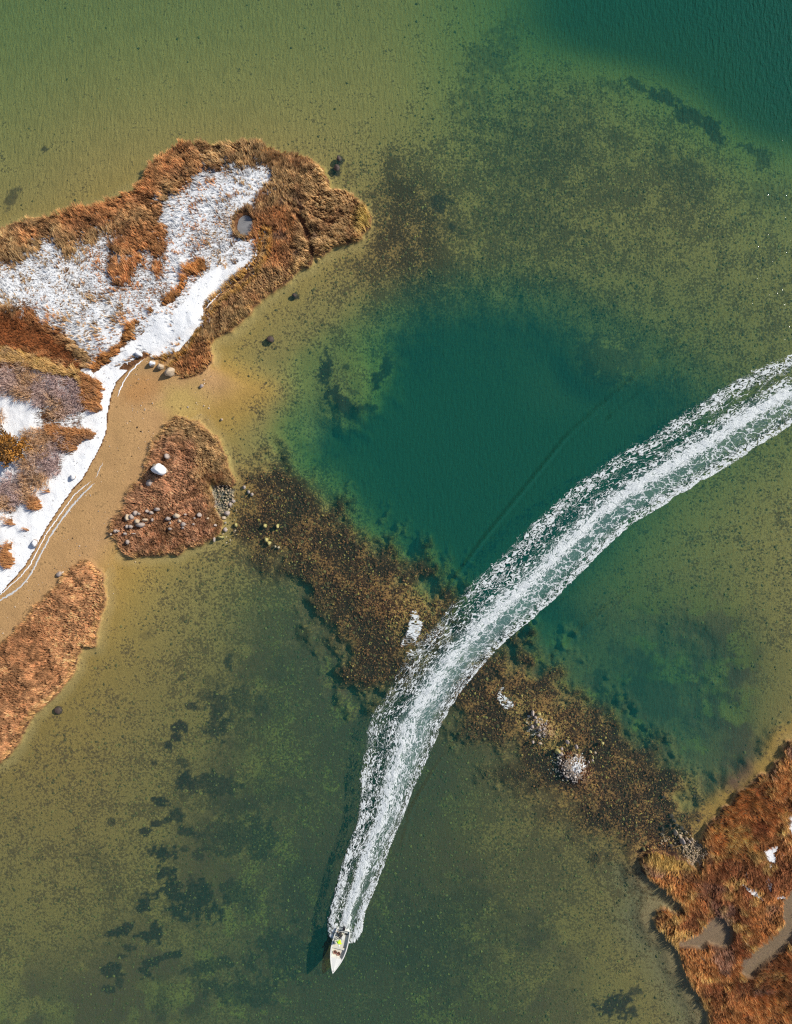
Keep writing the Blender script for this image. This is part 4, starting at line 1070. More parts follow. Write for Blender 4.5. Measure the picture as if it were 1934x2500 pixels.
# ------------------------------------------------------------------ cedar at the left edge
def cedar():
    root = bpy.data.objects.new('cedar_tree', None); C.objects.link(root)
    X, Y = wx(37) * .975, wy(1095) * .975
    z0 = float(sample(height, np.array([X]), np.array([Y]))[0])
    root.location = (X, Y, z0)
    tag(root, 'bushy evergreen with orange-green sprays standing over blue-shaded snow at the left edge', 'tree')
    bark = plain('bark', (.12, .08, .055), .9, nscale=8)
    bm = bmesh.new(); bmesh.ops.create_cone(bm, segments=8, radius1=.16, radius2=.05, depth=2.2, cap_ends=True)
    bmesh.ops.translate(bm, vec=(0, 0, 1.05), verts=bm.verts)
    me = bpy.data.meshes.new('trunk'); bm.to_mesh(me); bm.free(); me.materials.append(bark)
    t = bpy.data.objects.new('trunk', me); C.objects.link(t); t.parent = root
    r = random.Random(5); V_ = []; F_ = []; cols = []; BV = []; BF = []
    root.scale = (1.3, 1.3, 1.75)
    for b in range(80):
        az = r.uniform(0, 6.283); zb = r.uniform(.3, 2.3); L_ = (2.35 - .62 * zb) * r.uniform(.6, 1.08)
        base = Vector((0, 0, zb)); d = Vector((math.cos(az), math.sin(az), .22))
        tip = base + d * L_
        s = Vector((-math.sin(az), math.cos(az), 0)) * .03; i0 = len(BV)
        BV += [tuple(base - s), tuple(base + s), tuple(tip + s * .3), tuple(tip - s * .3)]; BF.append((i0, i0 + 1, i0 + 2, i0 + 3))
        bc = r.choice([(.40, .18, .03), (.32, .14, .025), (.16, .08, .02), (.48, .22, .035)])
        for k in range(int(75 * L_ / 2)):
            tt = r.uniform(.3, 1.05); p = base + d * L_ * tt + Vector((r.gauss(0, .15), r.gauss(0, .15), r.gauss(0, .12)))
            dd = (d + Vector((r.gauss(0, .6), r.gauss(0, .6), r.gauss(0.1, .4)))).normalized()
            q = p + dd * r.uniform(.16, .3); sd = dd.cross(Vector((r.gauss(0, .5), r.gauss(0, .5), 1))).normalized() * .045
            i0 = len(V_); V_ += [tuple(p - sd * .5), tuple(p + sd * .5), tuple((p + q) / 2 + sd * 1.3), tuple(q), tuple((p + q) / 2 - sd * 1.3)]
            F_.append((i0, i0 + 1, i0 + 2, i0 + 3, i0 + 4))
            f = r.uniform(.6, 1.3); cols += [tuple(v * f for v in bc)] * 5
    m, nt, N, L = new_mat('cedar_foliage')
    p = N.new('ShaderNodeBsdfPrincipled'); p.inputs['Roughness'].default_value = .8; L.new(attr(nt, 'leafcol').outputs['Color'], p.inputs['Base Color']); finish(nt, p.outputs[0])
    np_mesh('crown', np.array(V_), np.array(F_), m, dict(leafcol=np.array(cols)), smooth=False, parent=root)
    np_mesh('branches', np.array(BV), np.array(BF), bark, smooth=False, parent=root)
cedar()
print('land things done')

# ------------------------------------------------------------------ foam and wake
def foam_material():
    m, nt, N, L = new_mat('sea_foam')
    uv = N.new('ShaderNodeUVMap'); uv.uv_map = 'foam_uv'
    def mapped(rot, sx, sy):
        v = N.new('ShaderNodeMapping'); v.inputs['Rotation'].default_value = (0, 0, rot); v.inputs['Scale'].default_value = (sx, sy, 1)
        L.new(uv.outputs[0], v.inputs['Vector']); return v.outputs[0]
    D_ = attr(nt, 'dense').outputs['Fac']; NN = attr(nt, 'net').outputs['Fac']; AE = attr(nt, 'air').outputs['Fac']
    n1 = noise_n(nt, mapped(.6, 1.35, 2.5), 1.0, 4, .58, 1.2, '2D').outputs['Fac']
    n0 = noise_n(nt, mapped(0, .35, .5), 1.0, 2, .5, 0, '2D').outputs['Fac']
    f = math_n(nt, 'MULTIPLY_ADD', math_n(nt, 'SUBTRACT', n1, .5), 14.0, .5)
    f = math_n(nt, 'MULTIPLY_ADD', math_n(nt, 'SUBTRACT', n0, .5), .8, f)
    f = math_n(nt, 'MULTIPLY_ADD', math_n(nt, 'SUBTRACT', D_, .69), 5.5, f, True)
    n7 = noise_n(nt, mapped(.4, .75, 1.25), 1.0, 2, .5, 1.2, '2D').outputs['Fac']
    rl = math_n(nt, 'MULTIPLY', math_n(nt, 'SUBTRACT', .022, math_n(nt, 'ABSOLUTE', math_n(nt, 'SUBTRACT', n7, .5))), 45.0, None, True)
    rl = math_n(nt, 'MULTIPLY', rl, math_n(nt, 'MULTIPLY_ADD', D_, 2.2, -.35, True))
    f = math_n(nt, 'MAXIMUM', f, math_n(nt, 'MULTIPLY', rl, .85))
    # lace: warped cell borders
    wn_ = noise_n(nt, mapped(0, .9, .9), 1.0, 3, .6, 0, '2D').outputs['Color']
    wv = N.new('ShaderNodeVectorMath'); wv.operation = 'MULTIPLY_ADD'; L.new(wn_, wv.inputs[0]); wv.inputs[1].default_value = (1.5, 1.5, 0); L.new(mapped(.3, .55, .62), wv.inputs[2])
    vo = N.new('ShaderNodeTexVoronoi'); vo.feature = 'DISTANCE_TO_EDGE'; vo.voronoi_dimensions = '2D'; vo.inputs['Scale'].default_value = 1.0; L.new(wv.outputs[0], vo.inputs['Vector'])
    ln = math_n(nt, 'MULTIPLY', math_n(nt, 'SUBTRACT', .085, vo.outputs['Distance']), 16.0, None, True)
    wv2 = N.new('ShaderNodeVectorMath'); wv2.operation = 'MULTIPLY_ADD'; L.new(wn_, wv2.inputs[0]); wv2.inputs[1].default_value = (2.2, 2.2, 0); L.new(mapped(.9, 1.5, 1.9), wv2.inputs[2])
    vo2 = N.new('ShaderNodeTexVoronoi'); vo2.feature = 'DISTANCE_TO_EDGE'; vo2.voronoi_dimensions = '2D'; L.new(wv2.outputs[0], vo2.inputs['Vector']); vo2.inputs['Scale'].default_value = 1.0
    ln2 = math_n(nt, 'MULTIPLY', math_n(nt, 'SUBTRACT', .07, vo2.outputs['Distance']), 9.0, None, True)
    ln2 = math_n(nt, 'MULTIPLY', ln2, math_n(nt, 'MULTIPLY', math_n(nt, 'SUBTRACT', n1, .42), 6.0, None, True))
    ln = math_n(nt, 'MAXIMUM', ln, ln2)
    ln = math_n(nt, 'MULTIPLY', ln, NN)
    f = math_n(nt, 'MAXIMUM', f, ln)
    white = N.new('ShaderNodeBsdfDiffuse'); 
    n5 = noise_n(nt, mapped(.2, 5, 6), 1.0, 4, .6, .5, '2D').outputs['Fac']
    L.new(mixc(nt, n5, (.52, .58, .60), (.90, .93, .93)), white.inputs['Color'])
    hh = math_n(nt, 'ADD', n1, math_n(nt, 'MULTIPLY', n5, .5))
    L.new(bump_n(nt, hh, .8, .16), white.inputs['Normal'])
    tp = N.new('ShaderNodeBsdfTransparent')
    te = N.new('ShaderNodeBsdfDiffuse'); te.inputs['Color'].default_value = (.22, .38, .36, 1)
    ma = N.new('ShaderNodeMixShader'); L.new(math_n(nt, 'MULTIPLY', AE, .45), ma.inputs[0]); L.new(tp.outputs[0], ma.inputs[1]); L.new(te.outputs[0], ma.inputs[2])
    mb = N.new('ShaderNodeMixShader'); L.new(f, mb.inputs[0]); L.new(ma.outputs[0], mb.inputs[1]); L.new(white.outputs[0], mb.inputs[2])
    finish(nt, mb.outputs[0])
    return m
MAT_FOAM = foam_material()
def set_uv(o, U):
    me = o.data; uvl = me.uv_layers.new(name='foam_uv')
    li = np.empty(len(me.loops), np.int32); me.loops.foreach_get('vertex_index', li)
    uvl.data.foreach_set('uv', U[li].astype(np.float32).ravel())

stL = [(828,2300),(805,2285),(803,2262),(807,2222),(823,2167),(838,2107),(858,2050),(878,1997),(884,1933),(888,1865),(898,1815),(909,1750),(945,1695),(975,1640),(1015,1580),(1065,1525),(1110,1469),(1163,1416),(1220,1368),(1300,1285),(1386,1206),(1499,1120),(1593,1064),(1713,985),(1825,917),(1934,866),(2060,800)]
stR = [(838,2300),(868,2298),(884,2272),(893,2227),(918,2167),(940,2107),(960,2048),(983,1997),(1007,1933),(1038,1865),(1062,1812),(1088,1752),(1118,1700),(1150,1656),(1186,1612),(1225,1574),(1262,1541),(1306,1505),(1352,1462),(1424,1390),(1525,1293),(1638,1221),(1705,1180),(1825,1105),(1934,1035),(2050,975),(2170,915)]
#       v:  -.1   0   .07  .14  .21  .28  .35  .42  .49  .56  .63  .70  .77  .84  .91  .97  1.0  1.08
vv = np.array([-.1, 0, .07, .14, .21, .28, .35, .42, .49, .56, .63, .70, .77, .84, .91, .97, 1.0, 1.08])
prof = {
 0:  [-.6,-.2, .2, .2, .2, .2, .2, .2, .2, .2, .2, .2, .2, .2, .2, .1,-.2,-.6],
 1:  [-.6, .4, .65, .7, .5, .3, .1, .1, .1, .1, .1, .3, .7, .8, .8, .7, .4,-.6],
 2:  [-.3, .5,.7, .75,.6, .4, .5, .9,1.0, .9, .6, .4, .6, .8,.85, .75, .5,-.5],
 3:  [-.3, .5, .75,.65,.5, .35,.45,.9,1.1, .9, .5, .15,.35,.7, .85,.8, .5,-.5],
 5:  [-.5, .6, .75,.6, .45,.35,.55,1.,1.1, .85,.6, .45,.5, .6, .65,.7, .5,-.6],
 8:  [-.5, .75,.65,.5, .45,.42,.5, .7,.95, .85,.7, .58,.52,.52,.55,.7, .55,-.6],
 11: [-.4, .4, .55,.5, .38,.45,.6, .6,.8, .95,.75,.5, .4, .5, .55,.6, .6,-.6],
 14: [-.4, .25,.4, .45,.45,.45,.5, .6,.8, .95,.7, .35,.2, .45,.6, .65,.8,-.6],
 18: [-.3, .42, .65, .68, .46, .45, .5, .6, .85,1.,.75, .1, .05,.3, .6, .7, .85,-.6],
 22: [-.3, .48,.66, .62,.40,.22, .60, .58,.95,1.15,.6, .02, .02,.38,.7, .88,.8,-.7],
 26: [-.3, .48,.66, .62, .40,.22, .6, .55, .95,1.15,.6, .02,.02,.1, .62, .85,.8,-.7]}
netp = {0: 0, 8: 0.0, 10: .3, 14: .8, 18: 1, 26: 1}
airp = {0: 0, 2: .3, 5: .4, 9: .8, 14: .9, 18: .8, 26: .4}
def catmull(P, m):
    P = np.array(P, float); n_ = len(P); out = []
    for i in range(n_ - 1):
        p0 = P[max(i - 1, 0)]; p1 = P[i]; p2 = P[i + 1]; p3 = P[min(i + 2, n_ - 1)]
        for k in range(m):
            f = k / m
            out.append(.5 * ((2 * p1) + (-p0 + p2) * f + (2 * p0 - 5 * p1 + 4 * p2 - p3) * f * f + (-p0 + 3 * p1 - 3 * p2 + p3) * f ** 3))
    out.append(P[-1]); return np.array(out)
MS = 36
Lc = catmull(stL, MS); Rc = catmull(stR, MS); nu = len(Lc)
st = np.arange(nu) / MS
nv = 84; vs = np.linspace(-.1, 1.08, nv)
keys = sorted(prof); PT = np.array([prof[k] for k in keys])
Dn = np.array([np.interp(st, keys, PT[:, j]) for j in range(len(vv))]).T            # nu x profile
Dn = np.array([np.interp(vs, vv, Dn[i]) for i in range(nu)])
Px = Lc[:, 0][:, None] * (1 - vs) + Rc[:, 0][:, None] * vs
Py = Lc[:, 1][:, None] * (1 - vs) + Rc[:, 1][:, None] * vs
FX, FY = wx(Px), wy(Py)
cen = np.stack([wx((Lc[:, 0] + Rc[:, 0]) / 2), wy((Lc[:, 1] + Rc[:, 1]) / 2)], 1)
um = np.concatenate([[0], np.cumsum(np.hypot(*np.diff(cen, axis=0).T))])
wid = np.hypot(wx(Rc[:, 0]) - wx(Lc[:, 0]), wy(Rc[:, 1]) - wy(Lc[:, 1]))
fs = 1 + .9 * np.exp(-um / 22)               # the foam is finer close to the propeller
uf = np.concatenate([[0], np.cumsum(np.diff(um) * (1 + .25 * np.exp(-um[1:] / 22)))])
Um = np.repeat(uf[:, None], nv, 1); Vm = vs[None, :] * (wid * fs)[:, None]
rag = (fbm(Um, Vm * 0 + 3, .5, 4, 51) - .5)
# scalloped outer edges
ed = (fbm(Um, Vm * .3, .9, 4, 52) - .5) * 1.5
Dn = Dn + ed * .22 + .06 * sstep(11, 4, st)[:, None] * (vs > 0) * (vs < 1) + (fbm(Um, Vm, .5, 3, 53) - .5) * .35
lowedge = sstep(1.0, 1.03, vs[None, :] + (fbm(Um, Vm * 0, .45, 3, 54) - .5) * .09)
Dn = Dn - 2.2 * lowedge
net = np.interp(st, list(netp), list(netp.values()))[:, None] * (sstep(.50, .56, vs) * sstep(.93, .84, vs))[None, :]
air = np.interp(st, list(airp), list(airp.values()))[:, None] * (sstep(.30, .55, vs) * sstep(.95, .75, vs))[None, :]
FZ = .07 + .10 * np.clip(Dn, 0, 1) * (.4 + fbm(Um, Vm, 1.4, 3, 55)) + .14 * np.exp(-((vs[None, :] - .54) / .08) ** 2) * fbm(Um, Vm, .6, 2, 56)
FZ += np.exp(-um / 6)[:, None] * .25 * np.clip(Dn, 0, 1) * (np.abs(vs[None, :] - .5) > .25)
fi = np.arange(nu * nv).reshape(nu, nv)
FQ = np.stack([fi[:-1, :-1], fi[:-1, 1:], fi[1:, 1:], fi[1:, :-1]], -1).reshape(-1, 4)
o = np_mesh('wake_foam', np.stack([FX, FY, FZ], -1).reshape(-1, 3), FQ, MAT_FOAM, dict(dense=Dn.ravel(), net=net.ravel(), air=air.ravel()))
set_uv(o, np.stack([Um, Vm], -1).reshape(-1, 2))
tag(o, 'long curving white wake of foam behind the speeding boat', 'wake', kind='stuff')

def foam_patch(poly, label, d_in=.75, soft=7):
    P = np.array(poly); x0, y0 = P.min(0) - 8; x1, y1 = P.max(0) + 8
    xs = np.arange(x0, x1, 2.5); ys = np.arange(y0, y1, 2.5); X, Y = np.meshgrid(xs, ys)
    s = inside_sd(poly, X, Y)
    W = np.stack([wx(X), wy(Y)], -1)
    dn_ = np.clip(d_in * sstep(-2, soft, s) + (s < -1) * -.8, -1, 1) + (fbm(W[..., 0], W[..., 1], .6, 3, 57) - .5) * .8
    z = .09 + .06 * fbm(W[..., 0], W[..., 1], 1.5, 3, 58)
    i = np.arange(X.size).reshape(X.shape)
    F_ = np.stack([i[:-1, :-1], i[1:, :-1], i[1:, 1:], i[:-1, 1:]], -1).reshape(-1, 4)
    o = np_mesh('breaking_foam', np.concatenate([W, z[..., None]], -1).reshape(-1, 3), F_, MAT_FOAM, dict(dense=dn_.ravel(), net=np.zeros(X.size), air=np.zeros(X.size)))
    set_uv(o, W.reshape(-1, 2)); tag(o, label, 'foam', kind='stuff')
foam_patch(Z([(530,785),(575,810),(625,910),(610,1000),(560,1090),(425,1120),(440,1050),(490,960),(505,880),(510,810)], 850, 1250, 3.38), 'tapering patch of white water breaking on the stony bar left of the wake', .66)
foam_patch(Z([(190,190),(205,168),(240,160),(222,195),(225,220),(265,240),(325,295),(245,330),(215,300),(180,255)], 1150, 1620, 2.894), 'small hooked patch of white water on the stony bar right of the wake', .6, 6)
foam_patch(Z([(520,1040),(640,960),(760,900),(790,960),(700,1080),(600,1180),(500,1290),(430,1250),(480,1140)], 850, 1250, 3.38), 'thin broken foam between the breaking patch and the wake', .34, 12)

def fleck_line(pts, width, d_in, label):  # white flecks added on wave crests to imitate sun sparkle
    P_ = catmull(pts, 40); X_ = wx(P_[:, 0]); Y_ = wy(P_[:, 1])
    tx = np.gradient(X_); ty = np.gradient(Y_); l = np.hypot(tx, ty) + 1e-6
    U_ = np.concatenate([[0], np.cumsum(np.hypot(np.diff(X_), np.diff(Y_)))])
    ws_ = np.linspace(-1, 1, 7)
    VX = X_[:, None] - (ty / l)[:, None] * ws_ * width; VY = Y_[:, None] + (tx / l)[:, None] * ws_ * width
    dn_ = d_in - .5 * ws_[None, :] ** 2 + (fbm(VX, VY, .3, 3, 66) - .5) * .5 + np.zeros_like(VX)
    V_ = np.stack([VX, VY, water_height(VX, VY) + .03], -1).reshape(-1, 3)
    i = np.arange(VX.size).reshape(VX.shape)
    F_ = np.stack([i[:-1, :-1], i[:-1, 1:], i[1:, 1:], i[1:, :-1]], -1).reshape(-1, 4)
    o = np_mesh('sparkle_flecks', V_, F_, MAT_FOAM, dict(dense=dn_.ravel(), net=np.zeros(VX.size), air=np.zeros(VX.size)))
    set_uv(o, np.stack([np.repeat(U_[:, None], 7, 1), np.repeat(ws_[None] * width, len(X_), 0)], -1).reshape(-1, 2)); tag(o, label, 'foam', kind='stuff')
fleck_line(D([(1240,905),(1330,830),(1400,770),(1470,722)]), .35, -.02, 'faint line of white flecks imitating sun sparkle along a wave crest above the wake')
fleck_line(D([(855,1790),(880,1730),(935,1650),(985,1590)]), .5, -.08, 'thin streak of flecks on a wave right of the lower wake')

# ------------------------------------------------------------------ the boat
W_PAINT = plain('white_boat_paint', (.78, .78, .74), .35, spec=.5, nscale=3, namp=.06)
DECK = plain('cream_deck', (.66, .64, .54), .6, nscale=5, namp=.12)
FLOOR = plain('grey_boat_floor', (.50, .52, .50), .7, nscale=6, namp=.15)
BLACK = plain('black_plastic', (.02, .02, .024), .35, nscale=5)
STEEL = plain('steel', (.5, .5, .5), .35, metal=1, nscale=5)
RUBB = plain('dark_rubber', (.03, .03, .03), .8, nscale=5)
boat = bpy.data.objects.new('motor_boat', None); C.objects.link(boat)
A_st = Vector((wx(838.6), wy(2272.5))) * (H - .65) / H
A_bw = Vector((wx(812.7), wy(2375))) * (H - .95) / H
dv = A_bw - A_st; BL = dv.length; heading = math.atan2(dv.y, dv.x)
boat.location = (A_st.x, A_st.y, -.02); boat.rotation_euler = (0, math.radians(-3.0), heading)
tag(boat, 'small open white motor boat with pointed bow racing at the head of the wake', 'boat')
ts = [0, .1, .2, .32, .45, .58, .70, .80, .88, .94, .975, 1.0]
hb = [.93, 1.0, 1.06, 1.09, 1.07, .97, .79, .57, .37, .20, .09, .01]           # half beam at the gunwale
hc = [.78, .82, .86, .86, .82, .70, .52, .34, .18, .08, .03, .01]               # half beam at the chine
gz = [.62, .62, .62, .63, .65, .68, .72, .76, .80, .84, .86, .88]
kz = [-.18, -.2, -.2, -.2, -.19, -.17, -.12, -.04, .08, .24, .42, .7]
def boat_part(name, V_, F_, mat, parent=boat, smooth=False, label=None):
    me = bpy.data.meshes.new(name); me.from_pydata([tuple(v) for v in V_], [], [tuple(f) for f in F_]); me.materials.append(mat)
    if smooth:
        for p in me.polygons: p.use_smooth = True
    o = bpy.data.objects.new(name, me); C.objects.link(o); o.parent = parent
    if label: o['label'] = label
    return o
V_ = []; F_ = []
for t, b, c_, g_, k in zip(ts, hb, hc, gz, kz):
    x = t * BL; ch = k + (.12 if t < .9 else (g_ - k) * .3)
    V_ += [(x, b, g_), (x, (b + c_) / 2 + .02, (g_ + ch) / 2), (x, c_, ch), (x, 0, k), (x, -c_, ch), (x, -(b + c_) / 2 - .02, (g_ + ch) / 2), (x, -b, g_)]
for i in range(len(ts) - 1):
    for j in range(6): F_.append((i * 7 + j, i * 7 + j + 1, (i + 1) * 7 + j + 1, (i + 1) * 7 + j))
F_.append((0, 6, 5, 4, 3, 2, 1))
boat_part('hull', V_, F_, W_PAINT)
# inner liner + floor
V_ = []; F_ = []
for t, b, g_ in zip(ts[:9], hb, gz):
    x = t * BL + (.04 if t == 0 else 0); bi = max(b - .09, .05)
    V_ += [(x, bi, g_ - .01), (x, bi - .10, .2), (x, -bi + .10, .2), (x, -bi, g_ - .01)]
for i in range(8):
    for j in (0, 2): F_.append((i * 4 + j, (i + 1) * 4 + j, (i + 1) * 4 + j + 1, i * 4 + j + 1))
F_.append((0, 1, 2, 3))
boat_part('liner', V_, F_, FLOOR)
V_ = []; F_ = []
for t, b in zip(ts[:9], hb): V_ += [(t * BL + .02, max(b - .19, .03), .2), (t * BL + .02, -max(b - .19, .03), .2)]
for i in range(8): F_.append((2 * i, 2 * i + 1, 2 * i + 3, 2 * i + 2))
boat_part('floor', V_, F_, DECK)
# gunwale: a raised rim
V_ = []; F_ = []
for t, b, g_ in zip(ts, hb, gz):
    x = t * BL
    for sgn in (1, -1):
        bo = b + .03; bi = max(b - .09, 0)
        V_ += [(x, sgn * bo, g_ - .05), (x, sgn * bo, g_ + .03), (x, sgn * bi, g_ + .03), (x, sgn * bi, g_ - .05)]
for i in range(len(ts) - 1):
    for s_ in (0, 4):
        a, b_ = i * 8 + s_, (i + 1) * 8 + s_
        for j in range(4): F_.append((a + j, a + (j + 1) % 4, b_ + (j + 1) % 4, b_ + j))
boat_part('gunwale', V_, F_, W_PAINT)
# bow deck with a slight camber
V_ = []; F_ = []
dk = [(.66, .85), (.72, .74), (.80, .55), (.88, .35), (.94, .18), (.975, .07), (.995, .01)]
for t, b in dk:
    g_ = np.interp(t, ts, gz)
    V_ += [(t * BL, b - .03, g_ - .0), (t * BL, 0, g_ + .05), (t * BL, -b + .03, g_)]
for i in range(len(dk) - 1):
    for j in (0, 1): F_.append((i * 3 + j, i * 3 + j + 1, (i + 1) * 3 + j + 1, (i + 1) * 3 + j))
nb = len(V_); V_ += [(dk[0][0] * BL, .80, .2), (dk[0][0] * BL, -.80, .2)]; F_.append((0, nb, nb + 1, 2, 1))
boat_part('bow_deck', V_, F_, W_PAINT)
def box(name, x0, x1, y0, y1, z0, z1, mat, parent=boat, bev=.02):
    bm = bmesh.new(); bmesh.ops.create_cube(bm, size=1)
    for v in bm.verts: v.co = Vector(((x0 + x1) / 2 + v.co.x * (x1 - x0), (y0 + y1) / 2 + v.co.y * (y1 - y0), (z0 + z1) / 2 + v.co.z * (z1 - z0)))
    if bev: bmesh.ops.bevel(bm, geom=bm.edges[:], offset=bev, segments=2, affect='EDGES')
    me = bpy.data.meshes.new(name); bm.to_mesh(me); bm.free(); me.materials.append(mat)
    o = bpy.data.objects.new(name, me); C.objects.link(o); o.parent = parent
    return o
box('thwart', .42 * BL, .47 * BL, -1.0, 1.0, .38, .43, DECK)
box('stern_bench', .03, .38, -.84, .84, .2, .44, FLOOR)
box('fuel_tank', .42, .66, .40, .68, .2, .36, BLACK)
box('console', .32 * BL, .37 * BL, -.90, -.60, .2, .62, FLOOR, bev=.03)
box('cleat', .93 * BL, .955 * BL, -.03, .03, .9, .95, STEEL, bev=.01)
# outboard
ob_ = box('outboard_motor', -.52, -.12, -.17, .17, .55, 1.02, BLACK, bev=.07)
box('drive_leg', -.36, -.22, -.06, .06, -.5, .56, BLACK, parent=ob_)
box('clamp_bracket', -.16, .06, -.12, .12, .35, .66, BLACK, parent=ob_)
box('tiller', -.14, .62, .04, .08, .78, .83, RUBB, parent=ob_, bev=.015)

def to_boat(px, py, z):
    w = Vector((wx(px) * (H - z) / H, wy(py) * (H - z) / H, 0))
    d = w - boat.location; c_, s_ = math.cos(-heading), math.sin(-heading)
    return (d.x * c_ - d.y * s_, d.x * s_ + d.y * c_)
def place(o, lx, ly, z, rot=0):
    c_, s_ = math.cos(heading), math.sin(heading)
    o.location = (boat.location.x + lx * c_ - ly * s_, boat.location.y + lx * s_ + ly * c_, z)
    o.rotation_euler = (0, 0, heading + rot)

# baskets on the deck
WIRE = plain('red_brown_basket', (.42, .20, .15), .7, nscale=6)
CLAM = plain('dark_catch', (.13, .05, .035), .7, nscale=12, namp=.6, bump=.03)
def basket(px, py, label):
    root = bpy.data.objects.new('basket', None); C.objects.link(root)
    lx, ly = to_boat(px, py, .95); place(root, lx, ly, .78 if lx > .66 * BL else .22, random.uniform(0, 1))
    bm = bmesh.new()
    n_ = 16
    for k in range(n_):
        pass
    V2 = []; F2 = []
    for ring, (r_, z_) in enumerate(((.17, 0), (.20, .14), (.24, .28), (.26, .29), (.23, .27), (.19, .1), (.16, .03))):
        for k in range(n_): a = k / n_ * 6.2832; V2.append((r_ * math.cos(a), r_ * math.sin(a), z_))
    for q_ in range(6):
        for k in range(n_): F2.append((q_ * n_ + k, q_ * n_ + (k + 1) % n_, (q_ + 1) * n_ + (k + 1) % n_, (q_ + 1) * n_ + k))
    F2.append(tuple(range(n_))[::-1])
    bm.free()
    boat_part('wall', V2, F2, WIRE, parent=root)
    me = rock_mesh('contents', 901, 2, .5); me.materials.append(CLAM); c_ = bpy.data.objects.new('contents', me); C.objects.link(c_); c_.parent = root; c_.scale = (.19, .19, .1); c_.location.z = .15
    hV = []; hF = []
    for k in range(9):
        a = k / 8 * math.pi; p_ = Vector((.24 * math.cos(a), 0, .28 + .14 * math.sin(a)))
        hV += [tuple(p_ + Vector((0, -.012, 0))), tuple(p_ + Vector((0, .012, 0))), tuple(p_ + Vector((.015 * math.cos(a), 0, .02)))]
    for k in range(8):
        for j in range(3): hF.append((k * 3 + j, k * 3 + (j + 1) % 3, (k + 1) * 3 + (j + 1) % 3, (k + 1) * 3 + j))
    boat_part('handle', hV, hF, RUBB, parent=root)
    tag(root, label, 'basket', 'reddish baskets at the front of the boat')
basket(817.6, 2330, 'reddish basket on the left of the pair at the front of the boat')
basket(826.2, 2334, 'reddish basket on the right of the pair at the front of the boat')
cl = bpy.data.objects.new('cool_box', None); C.objects.link(cl); lx, ly = to_boat(838, 2289, .5); place(cl, lx, ly, .205)
tag(cl, 'white storage box beside the standing driver in the boat', 'box')
box('body', -.26, .26, -.17, .17, 0, .3, W_PAINT, parent=cl); box('lid', -.27, .27, -.18, .18, .303, .36, W_PAINT, parent=cl)

# ------------------------------------------------------------------ people
def skin_mesh(name, verts, edges, radii, mat, parent, sub=2, root=0):
    me = bpy.data.meshes.new(name); me.from_pydata([tuple(v) for v in verts], edges, []); me.materials.append(mat)
    o = bpy.data.objects.new(name, me); C.objects.link(o); o.parent = parent
    sm = o.modifiers.new('skin', 'SKIN')
    for i, r_ in enumerate(radii):
        sv = me.skin_vertices[0].data[i]; sv.radius = (r_, r_) if not isinstance(r_, tuple) else r_
        sv.use_root = (i == root)
    ss = o.modifiers.new('sub', 'SUBSURF'); ss.levels = sub; ss.render_levels = sub
    return o
SKIN = plain('skin', (.50, .31, .22), .6, nscale=5, namp=.1)
LIME = plain('lime_jacket_cloth', (.50, .90, .01), .7, nscale=8, namp=.12)
GREYC = plain('grey_trousers_cloth', (.40, .40, .40), .8, nscale=8, namp=.2)
DARKC = plain('dark_clothes', (.025, .03, .028), .85, nscale=6, namp=.4)
MAROON = plain('maroon_clothes', (.09, .03, .035), .85, nscale=6, namp=.4)
WHITEC = plain('white_cap_cloth', (.78, .78, .74), .8, nscale=6, namp=.06)
BOOT = plain('boot_rubber', (.05, .05, .05), .6, nscale=6)
def head(parent, loc, pitch, hair_mat):
    bm = bmesh.new(); bmesh.ops.create_uvsphere(bm, u_segments=20, v_segments=14, radius=.11)
    for v in bm.verts:
        x, y, z = v.co
        y *= .82; z *= 1.15
        if x > 0: x *= .92 + .12 * math.exp(-((z + .09) / .04) ** 2)
        v.co = (x, y, z)
    # nose, ears, brow
    for (cx, cy, cz, r_, sx, sy, sz) in ((.108, 0, -.012, .02, 1, .7, 1.2), (0, .092, 0, .026, .6, .3, 1), (0, -.092, 0, .026, .6, .3, 1), (.098, 0, -.065, .017, .4, 1.6, .35)):
        g = bmesh.ops.create_uvsphere(bm, u_segments=8, v_segments=6, radius=r_)
        for v in g['verts']: v.co = Vector((v.co.x * sx + cx, v.co.y * sy + cy, v.co.z * sz + cz))
    me = bpy.data.meshes.new('head'); bm.to_mesh(me); bm.free(); me.materials.append(SKIN)
    for p in me.polygons: p.use_smooth = True
    h = bpy.data.objects.new('head', me); C.objects.link(h); h.parent = parent; h.location = loc; h.rotation_euler = (0, pitch, 0)
    for s_ in (1, -1):
        bm = bmesh.new(); bmesh.ops.create_uvsphere(bm, u_segments=8, v_segments=6, radius=.014); bmesh.ops.translate(bm, vec=(.095, .035 * s_, .02), verts=bm.verts)
        me = bpy.data.meshes.new('eye'); bm.to_mesh(me); bm.free(); me.materials.append(BLACK); e = bpy.data.objects.new('eye', me); C.objects.link(e); e.parent = h
    bm = bmesh.new(); bmesh.ops.create_uvsphere(bm, u_segments=20, v_segments=14, radius=.125)
    for v in bm.verts: v.co = (v.co.x - .008, v.co.y * .86, v.co.z * 1.08 + .012)
    bmesh.ops.delete(bm, geom=[v for v in bm.verts if v.co.z < .03 + (.9 * v.co.x if v.co.x > 0 else 1.2 * v.co.x)], context='VERTS')
    if hair_mat is WHITEC:
        g = bmesh.ops.create_cone(bm, segments=16, radius1=.1, radius2=.095, depth=.012, cap_ends=True)
        for v in g['verts']: v.co = Vector((v.co.x * .8 + .12, v.co.y * .85, v.co.z + .055))
    me = bpy.data.meshes.new('cap' if hair_mat is WHITEC else 'hair'); bm.to_mesh(me); bm.free(); me.materials.append(hair_mat)
    for p in me.polygons: p.use_smooth = True
    c_ = bpy.data.objects.new(me.name, me); C.objects.link(c_); c_.parent = h
